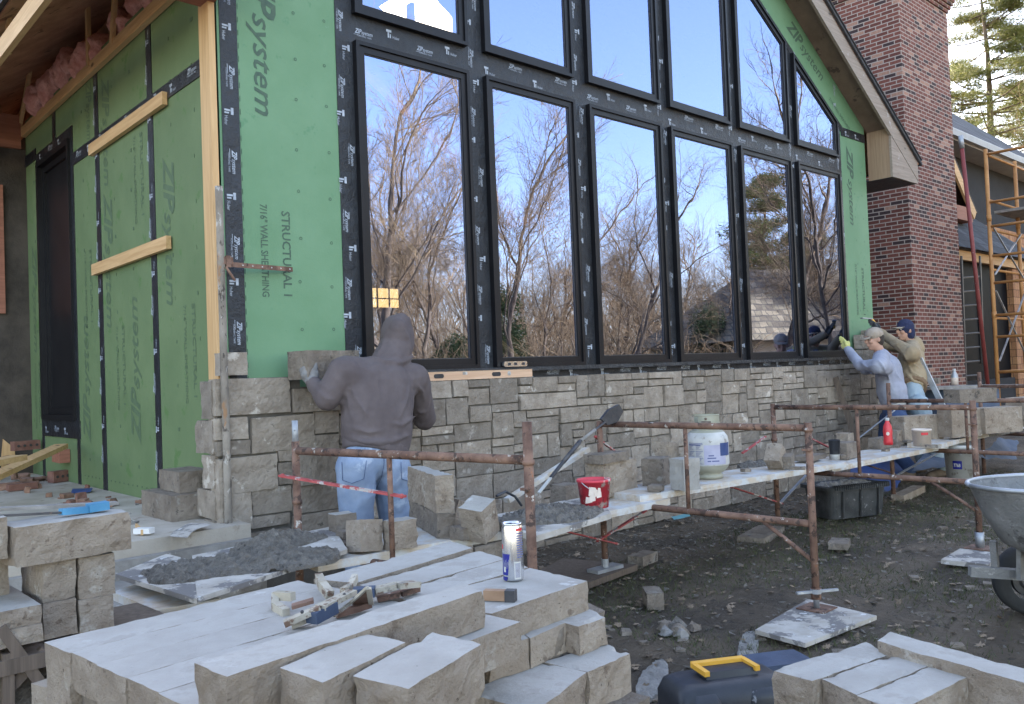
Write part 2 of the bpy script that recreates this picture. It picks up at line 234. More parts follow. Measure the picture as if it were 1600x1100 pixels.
# ---------------------------------------------------------------- helpers
rnd = random.Random(7)
def wl(o):
    p = V(o.location)
    while o.parent: o = o.parent; p += V(o.location)
    return p
class MB:
    """collects shapes and links them as ONE mesh object"""
    def __init__(s): s.v = []; s.f = []; s.mi = []; s.mats = []; s.cur = 0
    def mat(s, key):
        if key not in s.mats: s.mats.append(key)
        s.cur = s.mats.index(key); return s
    def add(s, vs, fs):
        o = len(s.v); s.v += [tuple(p) for p in vs]
        for f in fs: s.f.append(tuple(i+o for i in f)); s.mi.append(s.cur)
        return s
    def hexa(s, c):     # 4 bottom + 4 top corners
        return s.add(c, [(3, 2, 1, 0), (4, 5, 6, 7), (0, 1, 5, 4), (1, 2, 6, 5), (2, 3, 7, 6), (3, 0, 4, 7)])
    def box(s, x0, x1, y0, y1, z0, z1):
        return s.hexa([(x0, y0, z0), (x1, y0, z0), (x1, y1, z0), (x0, y1, z0), (x0, y0, z1), (x1, y0, z1), (x1, y1, z1), (x0, y1, z1)])
    def bar(s, a, b, wd, ht, up=(0, 0, 1)):
        a, b = V(a), V(b); d = (b-a).normalized(); sd_ = d.cross(V(up))
        if sd_.length < 1e-4: sd_ = d.cross(V((1, 0, 0)))
        sd_.normalize(); u = sd_.cross(d); sd_ *= wd/2; u *= ht/2
        return s.hexa([a-sd_-u, a+sd_-u, b+sd_-u, b-sd_-u, a-sd_+u, a+sd_+u, b+sd_+u, b-sd_+u])
    def tube(s, pts, r, n=10, cap=True, r2=None):
        pts = [V(p) for p in pts]; rings = []; m = len(pts); prev = None
        for i, p in enumerate(pts):
            d = (pts[min(i+1, m-1)]-pts[max(i-1, 0)]).normalized()
            if prev is None: a = d.orthogonal().normalized()
            else:
                a = prev - d*prev.dot(d); a = a.normalized() if a.length > 1e-5 else d.orthogonal().normalized()
            prev = a; b = d.cross(a)
            rr = r[i] if isinstance(r, (list, tuple)) else (r if r2 is None else r+(r2-r)*i/(m-1))
            rings.append([p+(a*cos(2*pi*k/n)+b*sin(2*pi*k/n))*rr for k in range(n)])
        vs = [q for ring in rings for q in ring]
        fs = [(i*n+k, i*n+(k+1) % n, (i+1)*n+(k+1) % n, (i+1)*n+k) for i in range(m-1) for k in range(n)]
        if cap: fs += [tuple(range(n-1, -1, -1)), tuple((m-1)*n+k for k in range(n))]
        return s.add(vs, fs)
    def lathe(s, prof, c=(0, 0, 0), n=24, rot=None):
        c = V(c); vs = []
        for r_, z in prof:
            for k in range(n):
                p = V((r_*cos(2*pi*k/n), r_*sin(2*pi*k/n), z))
                if rot: p = rot @ p
                vs.append(c+p)
        m = len(prof)
        return s.add(vs, [(i*n+k, i*n+(k+1) % n, (i+1)*n+(k+1) % n, (i+1)*n+k) for i in range(m-1) for k in range(n)])
    def prism(s, poly, d):
        """polygon (3D points) extruded by vector d"""
        n = len(poly); d = V(d); P = [V(p) for p in poly]
        return s.add(P+[p+d for p in P], [tuple(range(n-1, -1, -1)), tuple(range(n, 2*n))]+[(i, (i+1) % n, n+(i+1) % n, n+i) for i in range(n)])
    def sphere(s, c, r, n=10, m=7, sc=(1, 1, 1)):
        vs = []; c = V(c)
        for i in range(m+1):
            t = pi*i/m
            for k in range(n):
                a = 2*pi*k/n; vs.append(c+V((sin(t)*cos(a)*r*sc[0], sin(t)*sin(a)*r*sc[1], cos(t)*r*sc[2])))
        return s.add(vs, [(i*n+k, (i+1)*n+k, (i+1)*n+(k+1) % n, i*n+(k+1) % n) for i in range(m) for k in range(n)])
    def rock(s, c, seg=.035, amp=.006, topamp=.15, seed=0, chip=.5):
        """stone with 8 given corners: broken faces rough, sawn top and bottom nearly flat"""
        c = [V(p) for p in c]
        L = [max((c[1]-c[0]).length, .02), max((c[3]-c[0]).length, .02), max((c[4]-c[0]).length, .02)]
        N = [max(2, min(26, int(l/seg))) for l in L]
        cen = sum(c, V())/8; idx = {}; vs = []; fs = []; so_ = V((seed*3.7, seed*1.9, seed*5.3))
        def P(i, j, k):
            key = (i, j, k)
            if key in idx: return idx[key]
            u, v, w_ = i/N[0], j/N[1], k/N[2]
            b = (c[0]*(1-u)+c[1]*u)*(1-v)+(c[3]*(1-u)+c[2]*u)*v
            t = (c[4]*(1-u)+c[5]*u)*(1-v)+(c[7]*(1-u)+c[6]*u)*v
            p = b*(1-w_)+t*w_
            ex = (i in (0, N[0]))+(j in (0, N[1]))+(k in (0, N[2]))
            side = (i in (0, N[0])) or (j in (0, N[1]))
            nv = (noise.noise_vector(p*6+so_)*.16+noise.noise_vector(p*22+so_)*.6+noise.noise_vector(p*55+so_)*.45) if side else noise.noise_vector(p*10+so_)
            q = p.copy()
            if side:
                e_ = .55 if k in (0, N[2]) else 1.5
                q += nv*amp*e_
                q.z = p.z+nv.z*amp*(.12 if k in (0, N[2]) else 1)
            else: q.z += nv.z*amp*topamp
            if ex >= 2:
                ch = max(0, noise.noise(p*21+so_*2)+.02)*amp*chip*2.2*(1.6 if ex == 3 else 1)
                q += (cen-p).normalized()*ch
            idx[key] = len(vs); vs.append(q); return idx[key]
        for k in (0, N[2]):
            for i in range(N[0]):
                for j in range(N[1]):
                    f = (P(i, j, k), P(i+1, j, k), P(i+1, j+1, k), P(i, j+1, k)); fs.append(f if k else f[::-1])
        for j in (0, N[1]):
            for i in range(N[0]):
                for k in range(N[2]):
                    f = (P(i, j, k), P(i+1, j, k), P(i+1, j, k+1), P(i, j, k+1)); fs.append(f[::-1] if j else f)
        for i in (0, N[0]):
            for j in range(N[1]):
                for k in range(N[2]):
                    f = (P(i, j, k), P(i, j+1, k), P(i, j+1, k+1), P(i, j, k+1)); fs.append(f if i else f[::-1])
        return s.add(vs, fs)
    def build(s, name, mat=None, parent=None, smooth=False, loc=None):
        me = bpy.data.meshes.new(name)
        vs = s.v
        if loc is not None: vs = [(p[0]-loc[0], p[1]-loc[1], p[2]-loc[2]) for p in vs]
        me.from_pydata(vs, [], s.f)
        if s.mats:
            for k in s.mats: me.materials.append(M[k])
            me.polygons.foreach_set('material_index', s.mi)
        else: me.materials.append(M[mat] if isinstance(mat, str) else mat)
        if smooth: me.polygons.foreach_set('use_smooth', [True]*len(me.polygons))
        me.update()
        o = bpy.data.objects.new(name, me); C.objects.link(o)
        if parent:
            o.parent = parent
            o.location = V(loc)-wl(parent) if loc is not None else -wl(parent)
        elif loc is not None: o.location = loc
        return o
def tag(o, label=None, cat=None, group=None, kind=None):
    for k, v in (('label', label), ('category', cat), ('group', group), ('kind', kind)):
        if v: o[k] = v
    return o
def empty(name, loc, label, cat, group=None):
    o = bpy.data.objects.new(name, None); C.objects.link(o); o.location = loc; o.empty_display_size = .1
    return tag(o, label, cat, group)
def thing(name, mb, mat, label, cat, group=None, smooth=False, loc=None):
    if loc is None:
        xs = [p[0] for p in mb.v]; ys = [p[1] for p in mb.v]; zs = [p[2] for p in mb.v]
        loc = ((min(xs)+max(xs))/2, (min(ys)+max(ys))/2, min(zs))
    return tag(mb.build(name, mat, smooth=smooth, loc=loc), label, cat, group)
def copy_tree(o, parent=None):
    c = o.copy(); C.objects.link(c)
    if parent: c.parent = parent
    for ch in list(o.children): copy_tree(ch, c)
    return c
def struct(name, mb, mat, smooth=False): return tag(mb.build(name, mat, smooth=smooth), kind='structure')
# lettering ------------------------------------------------------
_tc = {}
def text_shape(body, shear=0, bold=0):
    k = (body, shear, bold)
    if k not in _tc:
        cu_ = bpy.data.curves.new('t', 'FONT'); cu_.body = body; cu_.shear = shear; cu_.offset = bold; cu_.resolution_u = 2
        ob = bpy.data.objects.new('t', cu_); C.objects.link(ob)
        dg = bpy.context.evaluated_depsgraph_get(); me = ob.evaluated_get(dg).to_mesh()
        vs = [v.co.copy() for v in me.vertices]; fs = [tuple(p.vertices) for p in me.polygons]
        ob.evaluated_get(dg).to_mesh_clear(); bpy.data.objects.remove(ob); bpy.data.curves.remove(cu_)
        x0 = min(v.x for v in vs); x1 = max(v.x for v in vs); y0 = min(v.y for v in vs); y1 = max(v.y for v in vs)
        _tc[k] = ([((v.x-x0)/(x1-x0), (v.y-y0)/(y1-y0)) for v in vs], fs)
    return _tc[k]
def letter(mb, body, org, xd, yd, L, H, shear=0, bold=0):
    """body written from org along xd (length L) with height H along yd"""
    uv, fs = text_shape(body, shear, bold); org, xd, yd = V(org), V(xd), V(yd)
    mb.add([org+xd*(u*L)+yd*(v*H) for u, v in uv], fs)
def zip_logo(mb, org, xd, yd, L, H):
    org, xd, yd = V(org), V(xd), V(yd)
    letter(mb, 'ZIP', org, xd, yd, L*.39, H, .35, .03)
    letter(mb, 'system', org+xd*(L*.372)-yd*(H*.24), xd, yd, L*.628, H*.92, .3, .008)
def tape_print(mb, org, xd, yd, k, wd=.1):
    """one motif of the tape's printing; k alternates logo and maker's mark"""
    org, xd, yd = V(org), V(xd), V(yd)
    if k % 2 == 0:
        zip_logo(mb, org+yd*wd*.1, xd, yd, .15, .035)
        letter(mb, 'FLASHING TAPE', org+xd*.02-yd*wd*.14, xd, yd, .12, .012)
        mb.add([org-xd*.01-yd*wd*.04, org+xd*.05-yd*wd*.04, org+xd*.055-yd*wd*.005, org-xd*.005-yd*wd*.005], [(0, 1, 2, 3)])
    else:
        for a, b, c_, d_ in ((0, .045, .012, .03), (.012, .024, -.03, .01), (.03, .04, -.03, 0)):
            mb.add([org+xd*a+yd*c_, org+xd*b+yd*c_, org+xd*b+yd*d_, org+xd*a+yd*d_], [(0, 1, 2, 3)])
        letter(mb, 'Huber', org+xd*.055-yd*.03, xd, yd, .06, .022)
# organic bodies -------------------------------------------------
def limb(mb, pts, rad, n=14, skip=()):
    """chain of joints joined by tapered round segments; rad entries r or (r_wide, r_deep, widedir)"""
    P = [V(p) for p in pts]
    for i, p in enumerate(P):
        r = rad[i]
        if i in skip: continue
        if isinstance(r, tuple): ell(mb, p, r[0], r[1], (r[0]+r[1])/2*.9, r[2])
        else: mb.sphere(p, r, n, 9)
    for i in range(len(P)-1):
        a, b = P[i], P[i+1]; d = (b-a); L = d.length
        if L < 1e-5: continue
        d.normalize(); m = 6; vs = []
        for j in range(m+1):
            t = j/m; c = a+(b-a)*t
            def wr(r): return (r[0], r[1], V(r[2])) if isinstance(r, tuple) else (r, r, None)
            ra, rb = wr(rad[i]), wr(rad[i+1])
            wdir = ra[2] or rb[2] or d.orthogonal()
            wdir = wdir-d*wdir.dot(d); wdir.normalize(); o = d.cross(wdir)
            w_ = ra[0]+(rb[0]-ra[0])*t; h_ = ra[1]+(rb[1]-ra[1])*t
            for k in range(n):
                q = 2*pi*k/n; vs.append(c+wdir*(cos(q)*w_)+o*(sin(q)*h_))
        fs = [(j*n+k, j*n+(k+1) % n, (j+1)*n+(k+1) % n, (j+1)*n+k) for j in range(m) for k in range(n)]
        fs += [tuple(range(n-1, -1, -1)), tuple(m*n+k for k in range(n))]
        mb.add(vs, fs)
def ell(mb, c, rw, rd, rh, wd=(1, 0, 0), n=16, m=10):
    wd = V(wd); wd.z = 0; wd.normalize(); o = V((0, 0, 1)).cross(wd); c = V(c); vs = []
    for i in range(m+1):
        t = pi*i/m
        for k in range(n):
            a = 2*pi*k/n; vs.append(c+wd*(sin(t)*cos(a)*rw)+o*(sin(t)*sin(a)*rd)+V((0, 0, cos(t)*rh)))
    mb.add(vs, [(i*n+k, (i+1)*n+k, (i+1)*n+(k+1) % n, i*n+(k+1) % n) for i in range(m) for k in range(n)])
def organic(mb, name, mat, parent=None, vox=.012, smooth=4, wrinkle=0, wscale=9, wdir=(1, 1, .45), reuse=None):
    """voxel-remesh everything in mb into one continuous skin"""
    me = bpy.data.meshes.new('tmp'); me.from_pydata(mb.v, [], mb.f); me.update()
    ts = bpy.data.scenes.get('scratch') or bpy.data.scenes.new('scratch')
    o = bpy.data.objects.get('scratch_body')
    if not o: o = bpy.data.objects.new('scratch_body', me); ts.collection.objects.link(o)
    o.data = me; o.modifiers.clear()
    md = o.modifiers.new('r', 'REMESH'); md.mode = 'VOXEL'; md.voxel_size = vox; md.use_smooth_shade = True
    if smooth:
        ms = o.modifiers.new('s', 'SMOOTH'); ms.factor = .5; ms.iterations = smooth
    vl = ts.view_layers[0]; vl.update(); dg = vl.depsgraph
    nm = bpy.data.meshes.new_from_object(o.evaluated_get(dg)); nm.name = name
    if wrinkle:
        co = []; 
        for v in nm.vertices:
            c = v.co; p = V((c.x*wdir[0], c.y*wdir[1], c.z*wdir[2]))*wscale
            q = p+noise.noise_vector(p*.6)*1.1
            f = noise.noise(q)*1.1+noise.noise(q*2.1+V((5, 0, 0)))*.55
            f -= max(0, .22-abs(noise.noise(q*.8+V((0, 7, 0)))))*2.4     # creases
            co += list(c+v.normal*(f*wrinkle))
        nm.vertices.foreach_set('co', co)
    nm.materials.append(M[mat])
    nm.polygons.foreach_set('use_smooth', [True]*len(nm.polygons)); nm.update()
    if reuse: reuse.data = nm; return reuse
    ob = bpy.data.objects.new(name, nm); C.objects.link(ob)
    if parent: ob.parent = parent; ob.location = -wl(parent)
    return ob
# ---------------------------------------------------------------- ground
def axis_lines(lo, hi, a, b, fine):
    L = [lo, lo*.6, lo*.35, lo*.2]; L = [x for x in L if x < a-3]+[a-3, a-1.5]
    x = a
    while x < b: L.append(x); x += fine
    L += [b, b+1.5, b+3]+[x for x in (hi*.2, hi*.35, hi*.6, hi) if x > b+3.5]
    return L
gx = axis_lines(-220, 260, -2.5, 9.5, .05); gy = axis_lines(-220, 200, -5.2, -.05, .05)
def gz(x, y):
    f = 1 if (-2.6 < x < 9.6 and -5.3 < y < .1) else 0
    if not f: return -.02
    return noise.noise(V((x*1.3, y*1.3, 0)))*.035+noise.noise(V((x*5, y*5, 1)))*.016+noise.noise(V((x*17, y*17, 2)))*.009-.01
g = MB(); nx, ny = len(gx), len(gy)
g.add([(x, y, gz(x, y)) for y in gy for x in gx], [(j*nx+i, j*nx+i+1, (j+1)*nx+i+1, (j+1)*nx+i) for j in range(ny-1) for i in range(nx-1)])
struct('ground', g, 'mud', smooth=True)
g = MB()
g.box(-9, 0, -.30, 4.66, .40, .58)
struct('patio_slab', g, 'concrete')
g = MB()
g.rock([(-9, -.36, -.05), (.0, -.36, -.05), (.0, -.29, -.05), (-9, -.29, -.05), (-9, -.36, .50), (.0, -.36, .50), (.0, -.29, .50), (-9, -.29, .50)], .12, .015)
g.rock([(-1.3, -.75, -.05), (-.1, -.7, -.05), (-.1, -.37, -.05), (-1.3, -.37, -.05), (-1.3, -.75, .36), (-.1, -.7, .36), (-.1, -.37, .40), (-1.3, -.37, .40)], .06, .02)
struct('slab_edge', g, 'cement')
# ---------------------------------------------------------------- house addition
house = empty('house', (0, 0, 0), 'green sheathed house addition with a glazed gable and a half laid stone veneer', 'house')
def zs(x): return 10.21-.64*(x if x > 4.5 else 9.0-x)     # soffit
def zw(x): return 9.48-.62*(x if x > 4.55 else 9.1-x)     # top of the window group
TH = .014
g = MB()
g.prism([(.0, 0, 1.36), (.93, 0, 1.36), (.93, 0, zs(.93)), (0, 0, zs(0))], (0, TH, 0))
g.prism([(8.2, 0, 1.36), (8.93, 0, 1.36), (8.93, 0, zs(8.93)), (8.2, 0, zs(8.2))], (0, TH, 0))
g.prism([(.93, 0, zw(.93)), (4.55, 0, zw(4.55)), (4.55, 0, zs(4.5)), (.93, 0, zs(.93))], (0, TH, 0))
g.prism([(4.55, 0, zw(4.56)), (8.2, 0, zw(8.2)), (8.2, 0, zs(8.2)), (4.55, 0, zs(4.5))], (0, TH, 0))
g.build('front_wall', 'green_front', house)
g = MB()
g.box(.02, 8.91, .02, .12, -.1, 1.35)
g.build('base_wall', 'felt', house)
g = MB(); W0, W1, WZ0, WZ1 = 3.09, 4.18, 1.14, 3.66
g.box(0, TH, .0, W0, .56, 4.2); g.box(0, TH, W1, 4.66, .56, 4.2); g.box(0, TH, W0, W1, .56, WZ0); g.box(0, TH, W0, W1, WZ1, 4.2)
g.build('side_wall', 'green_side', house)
# tape on the wall: grid between the windows
WX = [(1.0, 2.03), (2.205, 3.235), (3.42, 4.46), (4.61, 5.69), (5.845, 6.915), (7.07, 8.11)]
ZB, ZT, ZU = 1.46, 3.79, 3.985
g = MB(); y0, y1 = -.006, .03
def strip(a, b, z0, z1, e=0): g.box(a, b, y0-e, y1, z0, z1)
strip(.865, WX[0][0], 1.34, zw(.95)-.02)
for i in range(5): g.prism([(WX[i][1], y0, 1.34), (WX[i+1][0], y0, 1.34), (WX[i+1][0], y0, zw(WX[i+1][0])), (WX[i][1], y0, zw(WX[i][1]))], (0, y1-y0, 0))
g.prism([(WX[5][1], y0, 1.34), (8.235, y0, 1.34), (8.235, y0, zw(8.235)), (WX[5][1], y0, zw(WX[5][1]))], (0, y1-y0, 0))
for a, b in WX:
    strip(a, b, 1.34, ZB, .0); strip(a, b, ZT, ZU, .0)
for s_ in (0, 1):      # sloping strip over the upper windows
    xa, xb = (4.55, 8.30) if s_ else (.80, 4.55)
    g.prism([(xa, y0-.003, zw(xa)-.005), (xb, y0-.003, zw(xb)-.005), (xb, y0-.003, zw(xb)+.085), (xa, y0-.003, zw(xa)+.085)], (0, .01, 0))
g.box(.03, .145, -.006, .004, 1.36, 4.2)                 # corner tape
g.box(8.27, 8.93, -.010, .004, 4.30, 4.41)
wt = g.build('flashing_tape', 'tape', house)
g = MB()
X_, Zd = (1, 0, 0), (0, 0, -1)
k = 0
for z in [1.7+.27*i for i in range(11)]:
    tape_print(g, (.075, -.008, z+.1), Zd, X_, k); k += 1
for xm in [.93]+[(WX[i][1]+WX[i+1][0])/2 for i in range(5)]+[8.17]:
    for j, z in enumerate([1.55+.235*i for i in range(15 if xm > 1 else 13)]):
        tape_print(g, (xm-.025+(.04 if j % 3 == 0 else -.02), y0-.003, z+.09), Zd, X_, j+int(xm*3), .08)
for i, (a, b) in enumerate(WX):
    for j in range(4): tape_print(g, (a+.02+j*.27, y0-.003, ZT+.06+.07*(j % 2)), X_, (0, 0, 1), j+i, .08)
    for j in range(4): tape_print(g, (a+.05+j*.27, y0-.003, 1.395), X_, (0, 0, 1), j+i+1, .06)
sl = V((1, 0, -.62)).normalized(); sp_ = V((.62, 0, 1)).normalized()
for j in range(12): tape_print(g, V((4.8+j*.29, y0-.006, zw(4.8+j*.29)+.035)), sl, sp_, j, .07)
for j in range(2): tape_print(g, (8.36+j*.27, -.0125, 4.34), X_, (0, 0, 1), 1, .08)
g.build('tape_lettering', 'print', wt)
# sheathing lettering
g = MB()
def green_text(x, ztop, big=True, z2=None):
    zip_logo(g, (x, -.002, ztop), Zd, X_, 1.0, .15)
zip_logo(g, (.25, -.002, 4.20), Zd, X_, 1.06, .17)
letter(g, 'STRUCTURAL 1', (.415, -.002, 2.53), Zd, X_, .56, .062, 0, .02)
letter(g, '7/16" WALL SHEATHING', (.265, -.002, 2.56), Zd, X_, .60, .052, 0, .015)
letter(g, 'ZIP', (8.40, -.002, 4.19), Zd, X_, .42, .17, .35, .03); letter(g, 'system', (8.37, -.002, 3.76), Zd, X_, .60, .15, .35, .01)
letter(g, 'STRUCTURAL 1', (8.66, -.002, 2.62), Zd, X_, .62, .06, 0, .02)
letter(g, '7/16" WALL SHEATHING', (8.48, -.002, 2.66), Zd, X_, .66, .05, 0, .015)
zip_logo(g, V((7.02, -.002, zw(7.02)+.27)), sl, sp_, .95, .17)
letter(g, '7/16" WALL SHEATHING', V((8.0, -.002, zw(8.0)+.19)), sl, sp_, .6, .05, 0, .01)
random.seed(3)
nails = MB()
def nail(c, ax):
    u, v = (V((1, 0, 0)), V((0, 0, 1))) if ax == 'x' else (V((0, 1, 0)), V((0, 0, 1)))
    n = 10; c = V(c); vs = []
    for r_ in (.007, .011):
        for q in range(n): vs.append(c+u*cos(2*pi*q/n)*r_+v*sin(2*pi*q/n)*r_)
    nails.add(vs, [(q, (q+1) % n, n+(q+1) % n, n+q) for q in range(n)])
for z in [1.75+.305*i for i in range(8)]:
    for x in (.545, .78): nail((x+random.uniform(-.01, .01), -.0025, z+random.uniform(-.02, .02)), 'x')
    for x in (8.56, 8.78): nail((x+random.uniform(-.01, .01), -.0025, z), 'x')
for i in range(34): nails.box(.152, .155, -.003, 0, 1.42+.085*i, 1.455+.085*i)
nails.build('nail_heads', 'ink', house)
g.build('front_lettering', 'ink', house)
# side wall tape and lettering (seen from -X; world +Y runs to the left)
g = MB()
def sstrip(ya, yb, z0, z1, e=0): g.box(-.006-e, .0, ya, yb, z0, z1)
for y in (1.13, 2.35): sstrip(y-.05, y+.05, .58, 4.05)
sstrip(.1, W0-.06, 3.40, 3.51, .003)
sstrip(W0-.07, W0, .58, WZ1+.1, .002); sstrip(W1, W1+.07, .58, WZ1+.1, .002); sstrip(W0, W1, WZ1, WZ1+.1, .002); sstrip(W0-.09, W1+.05, WZ0-.16, WZ0, .006)
sstrip(W1+.07, 4.66, 3.72, 3.83, .003); sstrip(3.55, 3.65, WZ1+.1, 4.05)
st = g.build('side_tape', 'tape', house)
g = MB(); xo = -.0115; mY = (0, -1, 0)
for y in (1.13, 2.35):
    for j in range(12): tape_print(g, (xo+.003, y+.03-.02*(j % 2), .8+.28*j), (0, 0, 1), (0, 1, 0), j, .07)
for j in range(9): tape_print(g, (xo, 2.9-j*.31, 3.45), mY, (0, 0, 1), j, .08)
for j in range(3): tape_print(g, (xo-.003, 4.1-j*.32, WZ0-.1), mY, (0, 0, 1), j+1, .08)
for j in range(3): tape_print(g, (xo, 4.1-j*.32, WZ1+.04), mY, (0, 0, 1), j+1, .08)
g.build('side_tape_lettering', 'print', st)
g = MB(); xo = -.002; up = (0, 0, 1); pY = (0, 1, 0)
zip_logo(g, (xo, 1.50, .98), up, pY, 1.12, .20)                       # second panel, lower, reads upwards
zip_logo(g, (xo, 2.72, .95), up, pY, 1.1, .2)
zip_logo(g, (xo, .92, 3.02), Zd, mY, 1.05, .2)
zip_logo(g, (xo, 2.22, 3.0), Zd, mY, 1.1, .2)
zip_logo(g, (xo, 4.50, 2.9), Zd, mY, 1.1, .16)
zip_logo(g, (xo, 2.2, 4.55-.6), Zd, mY, .9, .18)
for (ya, z0_, dr) in ((.62, 1.95, Zd), (3.02-.25, 2.6, Zd), (2.0, 1.9, Zd), (1.5, 3.3, Zd), (4.5, 1.7, Zd)):
    letter(g, 'STRUCTURAL 1', (xo, ya-.14, z0_), dr, mY, .62, .055, 0, .015)
    letter(g, '7/16" WALL SHEATHING', (xo, ya+.0, z0_), dr, mY, .66, .045, 0, .01)
zip_logo(g, (xo, 2.62, 4.03), Zd, mY, .5, .15)
for y in [.35+.4*i for i in range(11)]:
    if W0-.1 < y < W1+.1: continue
    for z in [.8+.3*i for i in range(11)]: g.box(-.003, 0, y+random.uniform(-.02, .02), y+.012+random.uniform(-.015, .02), z, z+.025)
for i in range(28):
    y = .3+i*.1
    g.box(-.003, 0, y, y+.018, .66, .672)
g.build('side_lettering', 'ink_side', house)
# windows -------------------------------------------------------
def inset(poly, d):
    n = len(poly); out = []
    for i in range(n):
        p, a, b = V(poly[i]), V(poly[i-1]), V(poly[(i+1) % n])
        e1 = (p-a).normalized(); e2 = (b-p).normalized()
        n1 = V((-e1.y, e1.x)); n2 = V((-e2.y, e2.x)); m = (n1+n2).normalized()
        out.append(p+m*(d/m.dot(n1)))
    return out
def ring(mb, poly, d0, d1, ya, yb):
    A, B = inset(poly, d0), inset(poly, d1); n = len(A)
    vs = [(p.x, ya, p.y) for p in A]+[(p.x, ya, p.y) for p in B]+[(p.x, yb, p.y) for p in A]+[(p.x, yb, p.y) for p in B]
    fs = []
    for i in range(n):
        j = (i+1) % n
        fs += [(i, j, n+j, n+i), (2*n+i, 3*n+i, 3*n+j, 2*n+j), (i, 2*n+i, 2*n+j, j), (n+i, n+j, 3*n+j, 3*n+i)]
    mb.add(vs, fs)
def window(poly):
    f = MB(); ring(f, poly, 0, .028, -.055, .05); ring(f, poly, .0285, .075, -.040, .045)
    fr = f.build('window', 'frame', house)
    h = MB(); I = inset(poly, .074)
    h.add([(p.x, -.022, p.y) for p in I], [tuple(range(len(I)))])
    h.build('pane', 'glass', fr)
    h = MB(); ring(h, poly, .0755, .082, -.030, -.022); h.build('gasket', 'steel_dark', fr)
for i, (a, b) in enumerate(WX):
    window([(a, ZB), (b, ZB), (b, ZT), (a, ZT)])
    ta, tb = zw(a)-.01, zw(b)-.01
    window([(a, ZU), (b, ZU), (b, tb), (a, ta)] if not (a < 4.55 < b) else [(a, ZU), (b, ZU), (b, tb), (4.55, zw(4.55)), (a, ta)])
f = MB(); z0_, z1_ = WZ0, WZ1
def sring(f, d0, d1, xa, xb):
    f.box(xa, xb, W0+d0, W0+d1, z0_+d0, z1_-d0); f.box(xa, xb, W1-d1, W1-d0, z0_+d0, z1_-d0)
    f.box(xa, xb, W0+d1, W1-d1, z0_+d0, z0_+d1); f.box(xa, xb, W0+d1, W1-d1, z1_-d1, z1_-d0)
sring(f, 0, .05, -.03, .06); sring(f, .051, .11, .02, .07)
fr = f.build('window', 'frame', house)
f = MB(); f.box(.045, .05, W0+.1, W1-.1, z0_+.1, z1_-.1); f.build('pane', 'frame', fr)
tag(fr, 'tall black window in the side wall')
# battens, ledger, post -------------------------------------------
for z in (3.40, 2.40):
    g = MB(); g.box(-.045, -.010, .78, 2.44, z-.045, z+.045); g.build('batten', 'pine_y', house)
g = MB(); g.box(-.05, -.008, .02, 4.62, 4.02, 4.115); g.build('ledger', 'pine_y', house)
g = MB(); g.box(-.045, -.003, -.012, .135, .59, 4.17); g.build('corner_post', 'pine_z', house)
# roof -----------------------------------------------------------
g = MB()
for s_ in (1, -1):
    xe = 4.5+s_*5.33; 
    def zz(x, o): return 10.21-.64*(x if s_ > 0 else 9.0-x)+o
    def slope(x1, o0, o1, ya):
        if s_ < 0: quad(4.5, x1, o0, o1, ya, 10)
        else:      # skylight opening in the right slope
            quad(4.5, 5.1, o0, o1, ya, 10); quad(5.95, x1, o0, o1, ya, 10); quad(5.1, 5.95, o0, o1, ya, 4.6); quad(5.1, 5.95, o0, o1, 5.7, 10)
    def quad(x0, x1, o0, o1, ya, yb): return g.hexa([(x0, ya, zz(x0, o0)), (x1, ya, zz(x1, o0)), (x1, yb, zz(x1, o0)), (x0, yb, zz(x0, o0)), (x0, ya, zz(x0, o1)), (x1, ya, zz(x1, o1)), (x1, yb, zz(x1, o1)), (x0, yb, zz(x0, o1))])
    slope(xe+s_*.05, .17, .21, -.36)
roof = g.build('roof', 'shingle', house)
g = MB()
for s_ in (1, -1):
    xe = 4.5+s_*5.33
    def zz(x, o): return 10.21-.64*(x if s_ > 0 else 9.0-x)+o
    for q in range(42):     # shingle courses proud of the rake
        xa = 4.5+s_*q*.13; xb = xa+s_*.15
        if abs(xb-4.5) > 5.4: break
        g.hexa([(xa, -.375, zz(xa, .212)), (xb, -.375, zz(xb, .216)), (xb, .25, zz(xb, .216)), (xa, .25, zz(xa, .212)), (xa, -.375, zz(xa, .216)), (xb, -.375, zz(xb, .232)), (xb, .25, zz(xb, .232)), (xa, .25, zz(xa, .216))])
g.build('shingle_courses', 'shingle', roof)
g = MB()
for s_ in (1, -1):
    xe = 4.5+s_*5.33
    def zz(x, o): return 10.21-.64*(x if s_ > 0 else 9.0-x)+o
    slope(xe, .15, .168, -.33)
g.build('roof_deck', 'osb', roof)
g = MB()
for s_ in (1, -1):
    def zz(x, o): return 10.21-.64*(x if s_ > 0 else 9.0-x)+o
    quad(4.5, 4.5+s_*4.5, .0, .14, -.295, -.002)
g.build('rake_soffit', 'soffit', roof)
g = MB()
for s_ in (1, -1):
    xe = 4.5+s_*5.30
    def zz(x, o): return 10.21-.64*(x if s_ > 0 else 9.0-x)+o
    quad(4.5, xe, -.10, .165, -.33, -.297)
fa = g.build('rake_fascia', 'fascia', roof)
